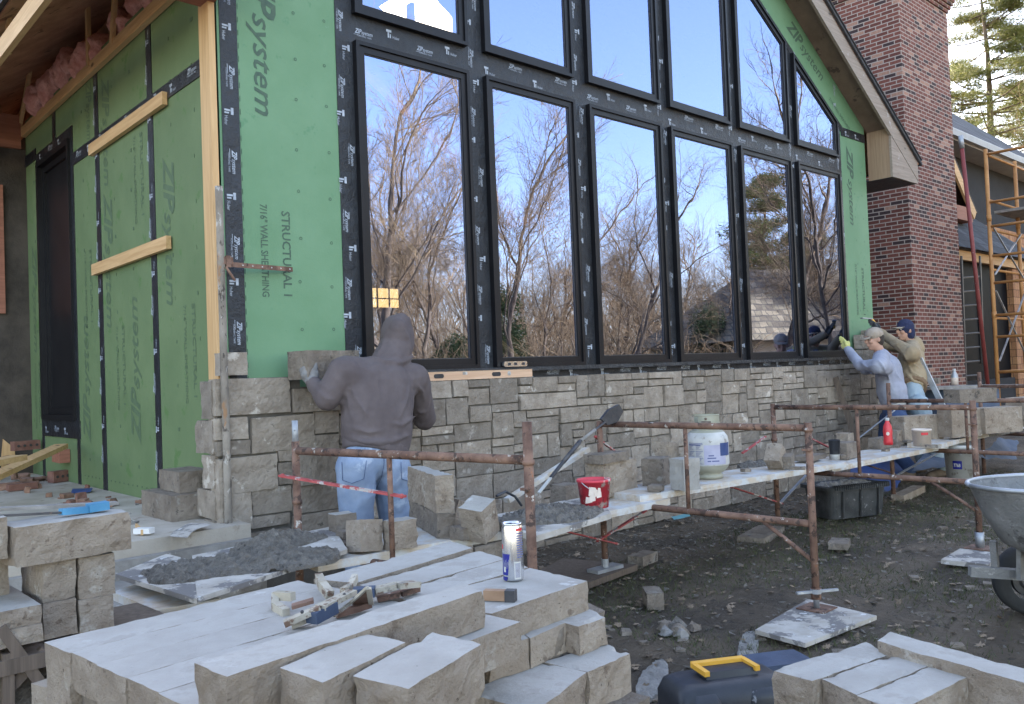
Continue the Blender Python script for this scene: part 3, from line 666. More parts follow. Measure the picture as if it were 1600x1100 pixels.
for s_ in (1, -1):
    def zz(x, o): return 10.21-.64*(x if s_ > 0 else 9.0-x)+o
    xa, xb = 4.5+s_*4.5, 4.5+s_*5.28
    zb = 3.80
    g = MB(); g.prism([(xa, -.326, zb), (xb, -.326, zb), (xb, -.326, zz(xb, -.105)), (xa, -.326, zz(xa, -.105))], (0, .03, 0))
    g.build('eave_return_face', 'fascia', roof)
    g = MB(); x1, x2 = (xa, xa+.02) if s_ > 0 else (xa-.02, xa)
    g.box(x1, x2, -.294, -.003, zb, zz(xa, -.003)); g.build('eave_return_side', 'plywood_box' if s_ > 0 else 'redwood', roof)
    g = MB(); g.box(min(xa, xb)+.003, max(xa, xb)-.003, -.29, .10 if s_ < 0 else 10, zb-.004, zb+.02)
    g.build('eave_return_bottom', 'steel_dark' if s_ > 0 else 'redwood', roof)
g = MB(); g.box(-.80, -.76, .02, 4.9, 3.83, 3.97)
g.build('eave_board', 'pine_y', roof)
for (p_, q_) in (((139, 99), (137, 0)), ((27, 214), (63, 38)), ((175, 62), (192, -20)), ((14, 78), (15, -10))):
    a = at(*p_, X=-.045 if p_[0] > 20 else -.74); b_ = a+V((.0, (at(*q_, X=a.x)-a).y*.6, .55)); g = MB(); g.bar(a-V((0, 0, .03)), b_, .03, .055, (0, 1, 0)); g.build('truss_web', 'pine_z', roof)
g = MB(); g.box(-3, -.05, 4.62, 4.8, 3.90, 4.24); g.build('header_beam', 'redwood', house)
g = MB(); g.box(.35, .4, .1, 9, 4.05, 4.9); g.build('attic_blocking', 'osb', house)
# insulation clumps on the ledger
g = MB(); rnd.seed(5)
for i in range(60):
    y = rnd.uniform(.6, 4.3)
    if 2.2 > y > 1.9: continue
    g.sphere((rnd.uniform(-.03, .2), y, 4.17+rnd.uniform(-.0, .17)), rnd.uniform(.07, .15), 10, 8, (1, 1, rnd.uniform(.8, 1.3)))
organic(g, 'insulation', 'pink', house, .025, 2, .025, 10, (1, 1, 1))
# rear rooms: floor, walls, back opening
g = MB(); g.box(.13, 8.8, .14, 7.0, 1.0, 1.05); g.box(.13, .16, .14, 7.0, 1.05, 4.2); g.box(8.77, 8.8, .14, 7.0, 1.05, 4.2)
bx0, bx1, bz0, bz1 = 5.55, 6.25, 2.62, 2.95
g.box(.13, bx0, 7, 7.05, 1.0, 6.9-3.5); g.box(bx1, 8.8, 7, 7.05, 1.0, 3.4); g.box(bx0, bx1, 7, 7.05, 1.0, bz0); g.box(bx0, bx1, 7, 7.05, bz1, 3.4)
g.prism([(.13, 7, 3.4), (8.8, 7, 3.4), (8.8, 7, 4.6), (4.5, 7, 7.2), (.13, 7, 4.6)], (0, .05, 0))
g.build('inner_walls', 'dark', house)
g = MB()
for x in (5.78, 6.02): g.box(x-.012, x+.012, 6.98, 7.0, bz0, bz1)
g.box(bx0, bx1, 6.98, 7.0, 2.76, 2.78); bwn = g.build('back_window', 'frame', house)
g = MB(); g.add([(bx0, 7.02, bz0), (bx1, 7.02, bz0), (bx1, 7.02, bz1), (bx0, 7.02, bz1)], [(0, 1, 2, 3)]); g.build('pane', 'tint', bwn)  # dark filter put in to cut the brightness of the opening
g = MB(); g.box(5.2, 7.3, 5.9, 5.95, 2.95, 3.35); g.build('inner_header', 'drywall', house)
for a, b in (((1.05, 3.05), (2.2, 1.9)), ((2.2, 1.95), (2.9, 1.45))):
    g = MB(); g.bar((a[0], .35, a[1]), (b[0], .35, b[1]), .04, .09, (0, 1, 0)); g.build('inner_brace', 'pine_x', house)
g = MB()
for x in (2.6, 5.0, 6.9, 8.3): g.bar((x, 1.2+x*.1, 1.05), (x, 1.2+x*.1, 5), .09, .04)
g.build('inner_studs', 'drywall', house)
# stone veneer ---------------------------------------------------
g = MB(); mo = MB(); rnd.seed(11)
YV = -.125
def vstone(x0, x1, z0, z1, gap=.006, proud=0, ret=False):
    q = rnd.uniform(-.012, .012)+proud; j = lambda: rnd.uniform(-.004, .004)
    x0 += gap; x1 -= gap; z0 += gap; z1 -= gap
    ya = YV-.012+q
    c = [(x0+j(), ya+j(), z0+j()), (x1+j(), ya+j(), z0+j()), (x1, -.03, z0), (x0, -.03, z0), (x0+j(), ya+j(), z1+j()), (x1+j(), ya+j(), z1+j()), (x1, -.03, z1), (x0, -.03, z1)]
    g.rock(c, .019, .0052, .4, rnd.random()*50, .5)
hand = [(357.5, 589.5, 453, 647), (359, 650, 388, 687), (359, 687, 391, 711), (391, 649, 490, 705), (362, 711, 433, 768), (433, 702, 456, 721), (433, 721, 458, 757),
        (362, 768, 392, 829), (392, 760, 456, 803), (392, 803, 453, 823), (363, 829, 453, 847), (455, 606, 535, 644), (490, 642, 530, 678), (490, 678, 530, 706), (456, 706, 530, 757), (456, 757, 530, 800), (456, 800, 530, 850)]
XH = 0.0
for (a, b_, c_, d) in hand:
    zt = at((a+c_)/2, b_, Y=YV).z; zb = at((a+c_)/2, d, Y=YV).z
    xa = at(a, (b_+d)/2, Y=YV).x; xb = at(c_, (b_+d)/2, Y=YV).x
    if a < 365: xa = -.125
    vstone(xa, xb, zb, zt, .004, 0); XH = max(XH, 0)
xs_hand = at(530, 700, Y=YV).x
U, Hh = .074, .0665          # masonry module
NX = int((8.80-xs_hand)/U); NZ = int(round(1.375/Hh))
Uw = (8.80-xs_hand)/NX; Hh = 1.385/NZ
occ = [[False]*NX for _ in range(NZ+1)]
sizes = [(5, 3), (4, 3), (5, 2), (4, 2), (3, 1), (4, 1), (2, 2), (3, 2), (3, 3), (5, 1), (2, 1), (1, 2), (2, 3), (4, 4)]
wts = [6, 8, 7, 7, 4, 4, 2, 5, 5, 3, 2, 1, 2, 2]
for r_ in range(NZ):
    c_ = 0
    while c_ < NX:
        if occ[r_][c_]: c_ += 1; continue
        free = 0
        while c_+free < NX and not occ[r_][c_+free]: free += 1
        for tr in range(30):
            a, b_ = rnd.choices(sizes, wts)[0]
            if a <= free and r_+b_ <= NZ and (free-a != 1): break
        else: a, b_ = min(free, 2 if free != 3 else 3), 1
        for rr in range(r_, r_+b_):
            for cc in range(c_, c_+a): occ[rr][cc] = True
        vstone(xs_hand+c_*Uw, xs_hand+(c_+a)*Uw, r_*Hh-.01, (r_+b_)*Hh-.01)
        c_ += a
for i, z in enumerate([.0, .2, .42, .60, .78, .99, 1.2]):     # corner returns on the side
    zn = [.2, .42, .60, .78, .99, 1.2, 1.44][i]; d = .16 if i % 2 else .07
    g.rock([(-.13, -.1, z), (-.0, -.1, z), (-.0, d, z), (-.13, d, z), (-.13, -.1, zn-.01), (0, -.1, zn-.01), (0, d, zn-.01), (-.13, d, zn-.01)], .04, .008, .4, i, .8)
x0, x1 = at(359, 570, Y=YV).x, at(387, 570, Y=YV).x      # one upright stone started on the next course
g.rock([(x0-.05, YV, 1.46), (x1, YV, 1.46), (x1, -.02, 1.46), (x0-.05, -.02, 1.46), (x0-.05, YV, 1.60), (x1, YV, 1.60), (x1, -.02, 1.60), (x0-.05, -.02, 1.60)], .03, .006, .4, 3)
for (a, b_, z0_, z1_) in ((8.25, 8.5, 1.385, 1.55), (8.5, 8.62, 1.385, 1.62), (8.62, 8.8, 1.385, 1.70), (8.28, 8.48, 1.55, 1.74), (8.5, 8.8, 1.70, 1.80)):
    vstone(a, b_, z0_, z1_)
ven = g.build('stone_veneer', 'stone', house)
g = MB(); g.box(-.10, 8.80, YV+.012, .018, -.05, 1.372); g.box(-.1, .45, YV+.012, .01, 1.372, 1.44)
g.build('mortar_joints', 'mortar', ven)
# ---------------------------------------------------------------- main house behind
mh = empty('main_house', (17, 4, 0), 'two storey house wrapped in black membrane under a grey slate roof, right background', 'house')
g = MB(); g.box(9.5, 25, 2.6, 10, -.1, 6.3); g.build('wall', 'housewrap', mh)
g = MB()
g.hexa([(8.9, 2.0, 6.36), (25.6, 2.0, 6.36), (24.2, 4.6, 8.7), (8.9, 4.6, 8.7), (8.9, 2.0, 6.46), (25.6, 2.0, 6.46), (24.2, 4.6, 8.8), (8.9, 4.6, 8.8)])
g.hexa([(8.9, 4.6, 8.7), (24.2, 4.6, 8.7), (25.6, 10, 6.3), (8.9, 10, 6.3), (8.9, 4.6, 8.8), (24.2, 4.6, 8.8), (25.6, 10, 6.4), (8.9, 10, 6.4)])
g.build('roof', 'slate', mh)
g = MB(); g.box(8.9, 25.6, 1.88, 1.995, 6.24, 6.38); g.box(8.9, 25.6, 1.995, 2.6, 6.2, 6.24); g.build('gutter', 'gutter', mh)
g = MB(); g.box(8.9, 25.6, 1.89, 1.985, 6.381, 6.40); g.build('gutter_lip', 'galv', mh)
g = MB(); g.box(17.3, 18.0, 2.5, 2.597, 4.2, 5.9); wv = g.build('window', 'frame', mh)
g = MB(); g.box(17.38, 17.92, 2.49, 2.498, 4.3, 5.85); g.build('pane', 'dark_glass', wv)
# bay window
g = MB(); g.add([(15.5, 2.59, 5.0), (19.0, 2.59, 5.0), (21.4, 1.3, 3.60), (14.2, 1.3, 3.60), (21.4, 2.59, 3.60)], [(3, 2, 1, 0), (1, 2, 4)])
g.add([(14.2, 1.3, 3.58), (21.4, 1.3, 3.58), (21.4, 2.59, 3.58), (14.2, 2.59, 3.58)], [(0, 1, 2, 3)])
g.build('bay_roof', 'slate', mh)
g = MB(); g.box(14.3, 21.2, 1.42, 1.52, 3.38, 3.57); g.build('bay_header', 'pine_x', mh)
g = MB(); g.box(14.4, 21.0, 1.6, 1.7, .9, 3.38)
bw = g.build('window', 'dark_glass', mh)
for x in (15.6, 16.5, 17.4, 18.3):
    g = MB(); g.box(x, x+.62, 1.585, 1.597, 1.25, 3.2); g.build('pane', 'dark_glass', bw)
g = MB(); g.box(19.25, 22, 1.45, 1.59, .2, 3.36); g.build('shingle_panel', 'cedar', mh)
g = MB(); g.box(17.8, 24, 2.55, 2.595, 3.7, 4.7); g.build('upper_shingles', 'cedar', mh)
g = MB(); g.box(14.4, 19.2, 1.5, 1.6, -.1, .9); g.build('bay_base', 'housewrap', mh)
# small gable end
YG = 1.75
a, b_ = at(1487, 238, Y=YG), at(1526, 332, Y=YG); d = (b_-a); a0 = a-d*1.2; n_ = V((-d.z, 0, d.x)).normalized()*-.22
g = MB(); g.prism([a0, b_, b_+n_, a0+n_], (0, .05, 0)); g.build('small_gable_fascia', 'pine_x', mh)
g = MB(); up2 = n_*-.25; g.prism([a0, b_+d*.03, b_+d*.03+up2, a0+up2], (0, .8, 0)); g.build('small_gable_roof', 'felt', mh)
a, b_ = at(1470, 312, Y=YG), at(1522, 347, Y=YG); g = MB(); g.box(a.x, b_.x, YG+.02, YG+.6, b_.z, a.z); g.build('small_gable_box', 'redwood', mh)
g = MB(); g.prism([a0+V((0, .3, -.2)), (b_.x, YG+.3, a.z), (a.x, YG+.3, a.z)], (0, .3, 0)); g.build('small_gable_face', 'felt', mh)
# chimney
ch = empty('brick_chimney', (14.3, 2, 0), 'tall dark red brick chimney with scattered pale bricks, right of the glazed gable', 'chimney')
g = MB(); g.box(13.2, 15.42, 1.2, 3.0, -.1, 8.15); g.build('stack', 'brick', ch)
g = MB()
for i in range(6): g.box(13.2-.03*(i+1), 15.42+.03*(i+1), 1.2-.03*(i+1), 3+.03*(i+1), 8.15+.07*i, 8.22+.07*i)
g.box(13.0, 15.6, 1.0, 3.2, 8.57, 10.2); g.build('corbelled_top', 'brick', ch)
g = MB(); g.box(13.03, 13.197, 1.9, 3.0, 4.9, 6.5); g.build('side_flashing', 'felt', ch)
# left rear wall
lw = empty('felted_wall', (-3, 4.8, 0), 'old wall covered in torn black roofing felt at the far left', 'wall')
g = MB(); g.box(-9, .5, 4.664, 4.9, .58, 3.9); g.build('felt_face', 'felt', lw)
g = MB(); g.box(-9, -.02, 4.901, 12, .2, 4.0); g.build('house_body', 'osb', lw)
a = at(0, 490, Y=4.66); b_ = at(3, 290, Y=4.66)
g = MB(); g.box(a.x-.6, b_.x, 4.62, 4.675, a.z, b_.z); g.build('bare_sheathing', 'redwood', lw)
a = at(2, 735, Y=4.66); b_ = at(26, 700, Y=4.66)
g = MB(); g.prism([(a.x, 4.655, a.z-.1), (b_.x, 4.655, a.z-.1), (b_.x-.02, 4.655, b_.z), (b_.x-.12, 4.655, b_.z+.1), (a.x, 4.655, b_.z-.1)], (0, .02, 0)); g.build('torn_patch', 'pine_z', lw)
# ================================================================ things
sid = [0]
def stone(label, top, z, th, mat='block', topmat=True, group='loose limestone blocks', amp=.006, cat='stone block', name='limestone_block', seg=.02):
    """block from its top face: back-left, back-right, front-right, front-left pixels (or points) at height z"""
    T = [p if len(p) == 3 else tuple(at(*p, Z=z)) for p in top]
    bl, br, fr_, fl = [V(p) for p in T]; dn = V((0, 0, -th)); sid[0] += 1
    m = MB().mat(mat); m.rock([fl+dn, fr_+dn, br+dn, bl+dn, fl, fr_, br, bl], seg, amp, .12, sid[0]*1.3, .8)
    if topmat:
        m.mat('block_top'); k = m.cur  # upward faces take the painted skylit tone
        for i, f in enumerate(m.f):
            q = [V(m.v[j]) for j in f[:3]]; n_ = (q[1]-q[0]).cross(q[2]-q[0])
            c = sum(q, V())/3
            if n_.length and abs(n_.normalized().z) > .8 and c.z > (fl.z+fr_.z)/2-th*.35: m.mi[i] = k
    return thing(name, m, None, label, cat, group)
def wstone(label, x, y, z, L, W, H, rot=0, tilt=(0, 0), **kw):
    m = Matrix.Translation((x, y, z)) @ Matrix.Rotation(rot, 4, 'Z') @ Matrix.Rotation(tilt[0], 4, 'X') @ Matrix.Rotation(tilt[1], 4, 'Y')
    c = [m @ V(p) for p in ((-L/2, -W/2, 0), (L/2, -W/2, 0), (L/2, W/2, 0), (-L/2, W/2, 0), (-L/2, -W/2, H), (L/2, -W/2, H), (L/2, W/2, H), (-L/2, W/2, H))]
    sid[0] += 1; mat = kw.get('mat', 'block'); mb = MB().mat(mat); mb.rock(c, kw.get('seg', .025), kw.get('amp', .006), .3, sid[0]*1.3, .8)
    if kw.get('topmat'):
        up_ = (m.to_3x3() @ V((0, 0, 1))); mb.mat('block_top'); k = mb.cur; hi = m @ V((0, 0, H*.75))  # top face coloured as if lit from the sky
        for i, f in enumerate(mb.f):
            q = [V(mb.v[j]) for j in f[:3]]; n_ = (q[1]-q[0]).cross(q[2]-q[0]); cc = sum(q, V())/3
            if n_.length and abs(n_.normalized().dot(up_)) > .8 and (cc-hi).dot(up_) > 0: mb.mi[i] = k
    return thing(kw.get('name', 'limestone_block'), mb, None, label, kw.get('cat', 'stone block'), kw.get('group', 'loose limestone blocks'))
# --- foreground pallet pile: lower courses (run along X) then the top course
PG = 'stones on the front pallet'
u = V((cos(R(6.3)), sin(R(6.3)), 0)); nrm = V((sin(R(6.3)), -cos(R(6.3)), 0))
O = V((-1.742, -2.990, .85))
names = ['rearmost', 'second from the back', 'third from the back', 'fourth from the back', 'fifth from the back', 'sixth from the back']
for i in range(6):
    a = O+nrm*(.130*i)+u*(rnd.uniform(-.004, .004)); L = .66 if i < 4 else .70
    b_ = a+nrm*.1292
    stone('pale flat limestone bar on the pallet, left half, '+names[i], [tuple(a), tuple(a+u*L), tuple(b_+u*L), tuple(b_)], .85, .078+(.0 if i else .1), 'block', group=PG, amp=.003 if i else .004)
for i in range(5):   # course below at the left
    a = O+nrm*(.132*i+.004)+u*.02+V((0, 0, -.08)); b_ = a+nrm*.127
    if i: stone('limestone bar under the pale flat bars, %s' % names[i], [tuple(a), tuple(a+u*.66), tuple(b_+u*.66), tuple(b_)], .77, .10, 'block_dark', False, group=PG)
stone('narrow limestone bar at the back of the pallet, beside the plank', [(490, 905), (704, 845.5), (738, 856), (556, 911)], .85, .075, group=PG)
stone('limestone bar just in front of the rearmost bar, left of the drink can', [(562, 914), (750, 860), (790, 873), (601, 927)], .85, .075, group=PG)
stone('limestone bar running up to the foot of the drink can', [(604, 928), (789, 874), (826, 886), (640, 940)], .85, .075, group=PG)
stone('broad limestone block carrying the drink can', [(642, 941), (827, 887), (918, 908), (768, 959)], .85, .078, group=PG, amp=.007)
stone('dark-sided block below the right end of the long top block', [(690, 968), (757, 955), (772, 966), (703, 990)], .83, .078, group=PG)
stone('long chiselled limestone block lying on top across the pallet', [(303, 1036), (727, 911), (755, 922), (354, 1058)], .932, .080, group=PG, amp=.008)
stone('clipped-corner limestone block in the front row, left of two', [(566, 985), (634, 1004), (504, 1066), (437, 1044)], .925, .10, group=PG, amp=.009)
stone('clipped-corner limestone block in the front row, right of two', [(676, 988), (754, 1005), (637, 1076), (550, 1056)], .92, .10, group=PG, amp=.009)
stone('short limestone block on the step below the can block, left of the seam', [(738, 1004), (808, 984), (826, 997), (763, 1017)], .775, .072, group=PG)
stone('short limestone block on the step below the can block, right of the seam', [(809, 984), (863, 969), (883, 973), (827, 997)], .775, .072, group=PG)
stone('cube-like limestone block at the right end of the middle step', [(866, 969), (916, 950), (949, 962.5), (904, 979)], .775, .072, group=PG)
stone('limestone block at the right end of the lowest step', [(846, 1034), (946, 1006), (985, 1021), (918, 1050)], .702, .16, group=PG, amp=.009)
stone('broad limestone block at the bottom edge of the picture, lowest step', [(727, 1084), (829, 1032), (917, 1050), (838, 1112)], .702, .11, group=PG, amp=.009)
stone('limestone block wedged behind the lowest step', [(745, 1046), (775, 1037), (850, 1036), (790, 1060)], .695, .09, group=PG)
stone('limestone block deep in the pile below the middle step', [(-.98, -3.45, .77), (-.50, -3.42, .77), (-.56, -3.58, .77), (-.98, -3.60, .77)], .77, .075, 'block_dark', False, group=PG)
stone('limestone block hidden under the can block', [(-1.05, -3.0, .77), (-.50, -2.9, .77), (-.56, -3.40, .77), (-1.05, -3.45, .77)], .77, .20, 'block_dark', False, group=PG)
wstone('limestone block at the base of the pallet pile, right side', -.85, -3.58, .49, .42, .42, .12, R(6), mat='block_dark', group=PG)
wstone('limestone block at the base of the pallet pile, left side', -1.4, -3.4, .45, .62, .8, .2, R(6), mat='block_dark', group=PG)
def pallet(name, x, y, z, L, W, rot, label):
    root = empty(name, (x, y, z), label, 'pallet')
    m = Matrix.Translation((x, y, z)) @ Matrix.Rotation(rot, 4, 'Z')
    for k in range(6):
        g = MB(); a = -W/2+.05+k*(W-.1)/5
        g.hexa([m @ V(p) for p in [(-L/2, a-.045, .1), (L/2, a-.045, .1), (L/2, a+.045, .1), (-L/2, a+.045, .1), (-L/2, a-.045, .12), (L/2, a-.045, .12), (L/2, a+.045, .12), (-L/2, a+.045, .12)]])
        g.build('deck_board', 'old_wood', root)
    for k in (-1, 0, 1):
        g = MB(); a = k*(L/2-.03)
        g.hexa([m @ V(p) for p in [(a-.02, -W/2, 0), (a+.02, -W/2, 0), (a+.02, W/2, 0), (a-.02, W/2, 0), (a-.02, -W/2, .098), (a+.02, -W/2, .098), (a+.02, W/2, .098), (a-.02, W/2, .098)]])
        g.build('stringer', 'old_wood', root)
    return root
pallet('wooden_pallet', -1.28, -3.38, .36, .95, .9, R(6), 'wooden pallet under the front pile of limestone')
wstone('limestone block supporting the front pallet', -1.2, -3.4, .0, .8, .7, .35, R(6), mat='block_dark', group=PG)
# --- side pile at the left (front faces measured on the plane Y = -1.80)
SG = 'stones stacked at the left edge'
def fstone(label, x0, y0, x1, y1, Y, depth, **kw):
    p = at(x0, (y0+y1)/2, Y=Y); q = at(x1, (y0+y1)/2, Y=Y); zt = at((x0+x1)/2, y0, Y=Y).z; zb = at((x0+x1)/2, y1, Y=Y).z
    kw.setdefault('group', SG)
    return wstone(label, (p.x+q.x)/2, Y+depth/2, zb, q.x-p.x, depth, zt-zb, kw.pop('rot', 0), seg=kw.pop('seg', .03), **kw)
fstone('large rough limestone block under the blue tool, top of the left stack', 17, 812, 204, 874, -1.80, .20, amp=.009, topmat=True, rot=R(4))
fstone('limestone block just left of the large rough block, cut by the picture edge', -60, 812, 12, 878, -1.78, .22, topmat=True)
fstone('limestone block below the large rough block, left of the dark gap', 66, 874, 119, 938, -1.77, .30)
fstone('limestone block below the large rough block, right of the dark gap', 123, 868, 180, 933, -1.77, .28, topmat=True)
fstone('limestone block low in the left stack, left of the dark gap', 68, 939, 121, 995, -1.78, .30)
fstone('limestone block low in the left stack, right of the dark gap', 124, 934, 178, 985, -1.78, .30)
fstone('flat limestone block at the left edge, upper of two', -70, 957, 65, 987, -1.86, .45, topmat=True)
fstone('flat limestone block at the left edge, lower of two', -70, 988, 68, 1016, -1.87, .45)
fstone('pale limestone block behind the flat blocks at the left edge', -60, 880, 14, 955, -1.60, .25)
g = MB(); a = at(70, 1015, Y=-1.85); g.box(a.x-.8, a.x+.45, -1.88, -1.45, a.z-.05, a.z+.0); thing('support_board', g, 'old_wood', 'weathered board under the left stack of limestone', 'board')
pa = empty('sawhorse', (a.x-.2, -1.8, 0), 'low timber trestle with crossed legs under the left stack', 'trestle')
for (p, q) in (((0, 920+60), (75, 1085)), ((70, 1015), (0, 1090)), ((12, 1020), (12, 1120))):
    A_, B_ = at(*p, Y=-1.86+.02*(p[0] % 3)), at(*q, Y=-1.86+.02*(p[0] % 3)); g = MB(); g.bar(A_, B_, .03, .035); g.build('leg', 'old_wood', pa)
wstone('small stone chip lying under the left stack', *at(88, 1100, Y=-2.3), .1, .08, .07, .3, mat='block')
for i, (px_, py_, r_) in enumerate([(30, 1070, .12), (70, 1050, .10), (55, 1100, .14), (20, 1110, .13)]):
    p = at(px_, py_, Y=-1.7); g = MB(); g.rock([p+V(q)*r_ for q in ((-1, -1, -1), (1, -1, -1), (1, 1, -1), (-1, 1, -1), (-.7, -.7, .7), (.8, -.6, .6), (.6, .8, .8), (-.6, .6, .6))], .03, .03, 1, i)
    thing('mud_lump', g, 'wet_mortar', 'dark lump of earth in the shade beneath the left stack', 'clod', 'clods beneath the left stack')
# --- blocks on the slab beside the wall
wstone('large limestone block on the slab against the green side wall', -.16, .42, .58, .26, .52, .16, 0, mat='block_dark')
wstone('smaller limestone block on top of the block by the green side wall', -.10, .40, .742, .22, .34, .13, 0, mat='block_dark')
# --- right front pile
RG = 'stones in the right front pile'
stone('limestone block at the left of the right front pile, beside the toolbox', [(1204, 1047), (1354, 1003), (1392, 1021), (1270, 1064)], .6, .14, group=RG, amp=.009)
stone('sawn limestone bar in the middle of the right front pile', [(1285, 1061), (1416, 1016), (1466, 1034), (1337, 1086)], .6, .14, group=RG, amp=.008)
stone('sawn limestone bar at the front of the right front pile', [(1339, 1087), (1468, 1035), (1524, 1051), (1404, 1112)], .6, .14, group=RG, amp=.008)
stone('long bright limestone bar at the right edge of the picture', [(1391, 987), (1640, 1056), (1628, 1074), (1371, 1001)], .63, .15, group=RG, amp=.006)
wstone('limestone block under the right front pile', .02, -4.12, .25, .62, .5, .2, R(-12), mat='block_dark', group=RG)
wstone('bottom limestone block under the right front pile', .02, -4.12, .0, .66, .5, .24, R(-8), mat='block_dark', group=RG)
# ---------------------------------------------------------------- scaffolding
SF = 'rusty tubular scaffold frames'
def frame(A, B, z0a, z0b, zta, ztb, label, zrail=1.04, zlow=.51, mid=.46, pin=False, diag=True):
    A, B = V((*A, 0)), V((*B, 0)); root = empty('scaffolding', A, label, 'scaffold frame', SF); Z = V((0, 0, 1))
    g = MB(); g.tube([A+Z*z0a, A+Z*zta], .021, 12); g.tube([A+Z*(zrail-.28), A+Z*(zrail-.26)], .027, 12); g.build('post', 'rust', root, True)
    g = MB(); g.tube([B+Z*z0b, B+Z*ztb], .021, 12); g.tube([B+Z*(zrail-.02), B+Z*(zrail+.0)], .0265, 12); g.tube([B+Z*(z0b+.0), B+Z*(z0b+.06)], .028, 12); g.build('post', 'rust', root, True)
    g = MB(); g.tube([A+Z*zrail+(B-A)*.012, B+Z*zrail-(B-A)*.012], .0205, 12); g.build('top_rail', 'rust', root, True)
    g = MB(); g.tube([A+Z*zlow+(B-A)*.012, B+Z*zlow-(B-A)*.012], .0205, 12); g.build('lower_rail', 'rust', root, True)
    M_ = A+(B-A)*mid; g = MB(); g.tube([M_+Z*(zlow+.015), M_+Z*(zrail-.015)], .0135, 10); g.build('middle_upright', 'rust', root, True)
    if diag: g = MB(); g.tube([A+(B-A)*.80+Z*(zlow-.015), B+Z*.30], .013, 8); g.build('gusset', 'rust', root, True)
    if pin: g = MB(); g.tube([A+Z*(zta-.02), A+Z*(zta+.11)], .0165, 12); g.sphere(A+Z*(zta+.06)+V((-.01, -.014, 0)), .006); g.build('coupling_pin', 'galv', root, True)
    for z in (zrail-.12, ):
        g = MB(); g.bar(B+Z*z+V((-.02, -.03, 0)), B+Z*z+V((-.02, .03, 0)), .012, .012); g.sphere(B+Z*z+V((-.022, -.01, 0)), .012); g.build('lock_stud', 'rust', root)
    return root
F1 = frame((-.05, -.97), (.2, -2.50), .02, .02, 1.09, 1.20, 'nearest rusty scaffold frame, in front of the worker in blue jeans', pin=True)
frame((2.10, -1.20), (2.15, -2.70), .10, .10, 1.06, 1.07, 'rusty scaffold frame standing on the stained plywood pad, in front of the propane tank')
frame((4.2, -1.27), (4.25, -2.82), .10, .10, 1.07, 1.09, 'rusty scaffold frame with its foot beside the wheelbarrow')
frame((6.3, -1.32), (6.3, -2.88), .05, .05, 1.17, 1.1, 'far scaffold frame standing before the worker in the pale grey sweatshirt', zrail=.99)
frame((8.4, -1.45), (8.4, -3.0), .05, .05, 1.22, 1.1, 'farthest scaffold frame, at the right edge behind the stacked blocks', zrail=1.05)
BR = 'flat scaffold cross braces'
def brace(p, q, mat, label, r=.010):
    d = (V(q)-V(p)); g = MB(); g.bar(p, q, r*2.6, r*.9, (0, 0, 1)); g.sphere(V(p)+d*.02, r*1.05); g.sphere(V(q)-d*.02, r*1.05)
    return thing('cross_brace', g, mat, label, 'brace', BR)
brace(at(438, 743, X=-.12), at(632, 776, X=.09), 'rust_red', 'red and white brace hanging across the nearest frame behind the worker', .012)
brace(at(878, 829, Y=-1.35), at(965, 850, Y=-1.2), 'rust_red', 'dark red brace under the mortar board, behind the can')
brace(at(932, 846, Y=-1.22), at(1010, 797, Y=-1.2), 'rust_red', 'dark red brace rising to the plank left of the middle frame')
brace(at(1160, 708, Y=-.9), at(1196, 682, Y=-.9), 'rust_red', 'short red brace beside the propane tank')
brace(at(1264, 684, Y=-1.25), at(1306, 704, Y=-1.2), 'rust_red', 'red and white brace between the middle frames')
brace(at(1140, 760, Y=-1.25), at(1222, 787, Y=-1.27), 'rust_red', 'red brace under the plank, left of the third frame')
brace(at(1218, 787, Y=-1.27), at(1262, 740, Y=-1.2), 'galv', 'grey brace under the plank, right of the third frame')
brace(at(930, 682, Y=-1.18), at(960, 705, Y=-1.18), 'rust_red', 'short red brace crossing on the second frame post')
brace(at(1352, 726, Y=-1.3), at(1402, 742, Y=-1.3), 'rust', 'rusty brace below the far plank')
brace(at(1468, 706, Y=-1.35), at(1402, 742, Y=-1.35), 'galv', 'grey brace below the far plank crossing the rusty one')
brace(at(1340, 686, Y=-1.1), at(1398, 641, Y=-1.3), 'galv', 'slim grey rod leaning from the plank to the far frame', .007)
# scaffold pads and boards -----------------------------------------
def slab_px(name, pts, z, th, mat, label, cat, amp=.002, group=None, topm=None):
    T = [V(at(*p, Z=z)) for p in pts]; dn = V((0, 0, -th)); bl, br, fr_, fl = T; sid[0] += 1
    m = MB().mat(mat); m.rock([fl+dn, fr_+dn, br+dn, bl+dn, fl, fr_, br, bl], .07, amp, .6, sid[0])
    return thing(name, m, None, label, cat, group)
slab_px('plywood_pad', [(1180, 984), (1262, 936), (1370, 962), (1258, 1005)], .045, .022, 'ply', 'square mortar-stained plywood pad under the middle scaffold foot', 'board')
slab_px('plywood_pad', [(1470, 874), (1500, 857), (1560, 864), (1545, 882)], .045, .03, 'ply', 'whitish plywood pad under the foot beside the wheelbarrow', 'board')
slab_px('plywood_pad', [(838, 893), (880, 872), (996, 882), (920, 910)], .05, .04, 'old_wood', 'old timber pad on the ground under the left foot of the second frame', 'board')
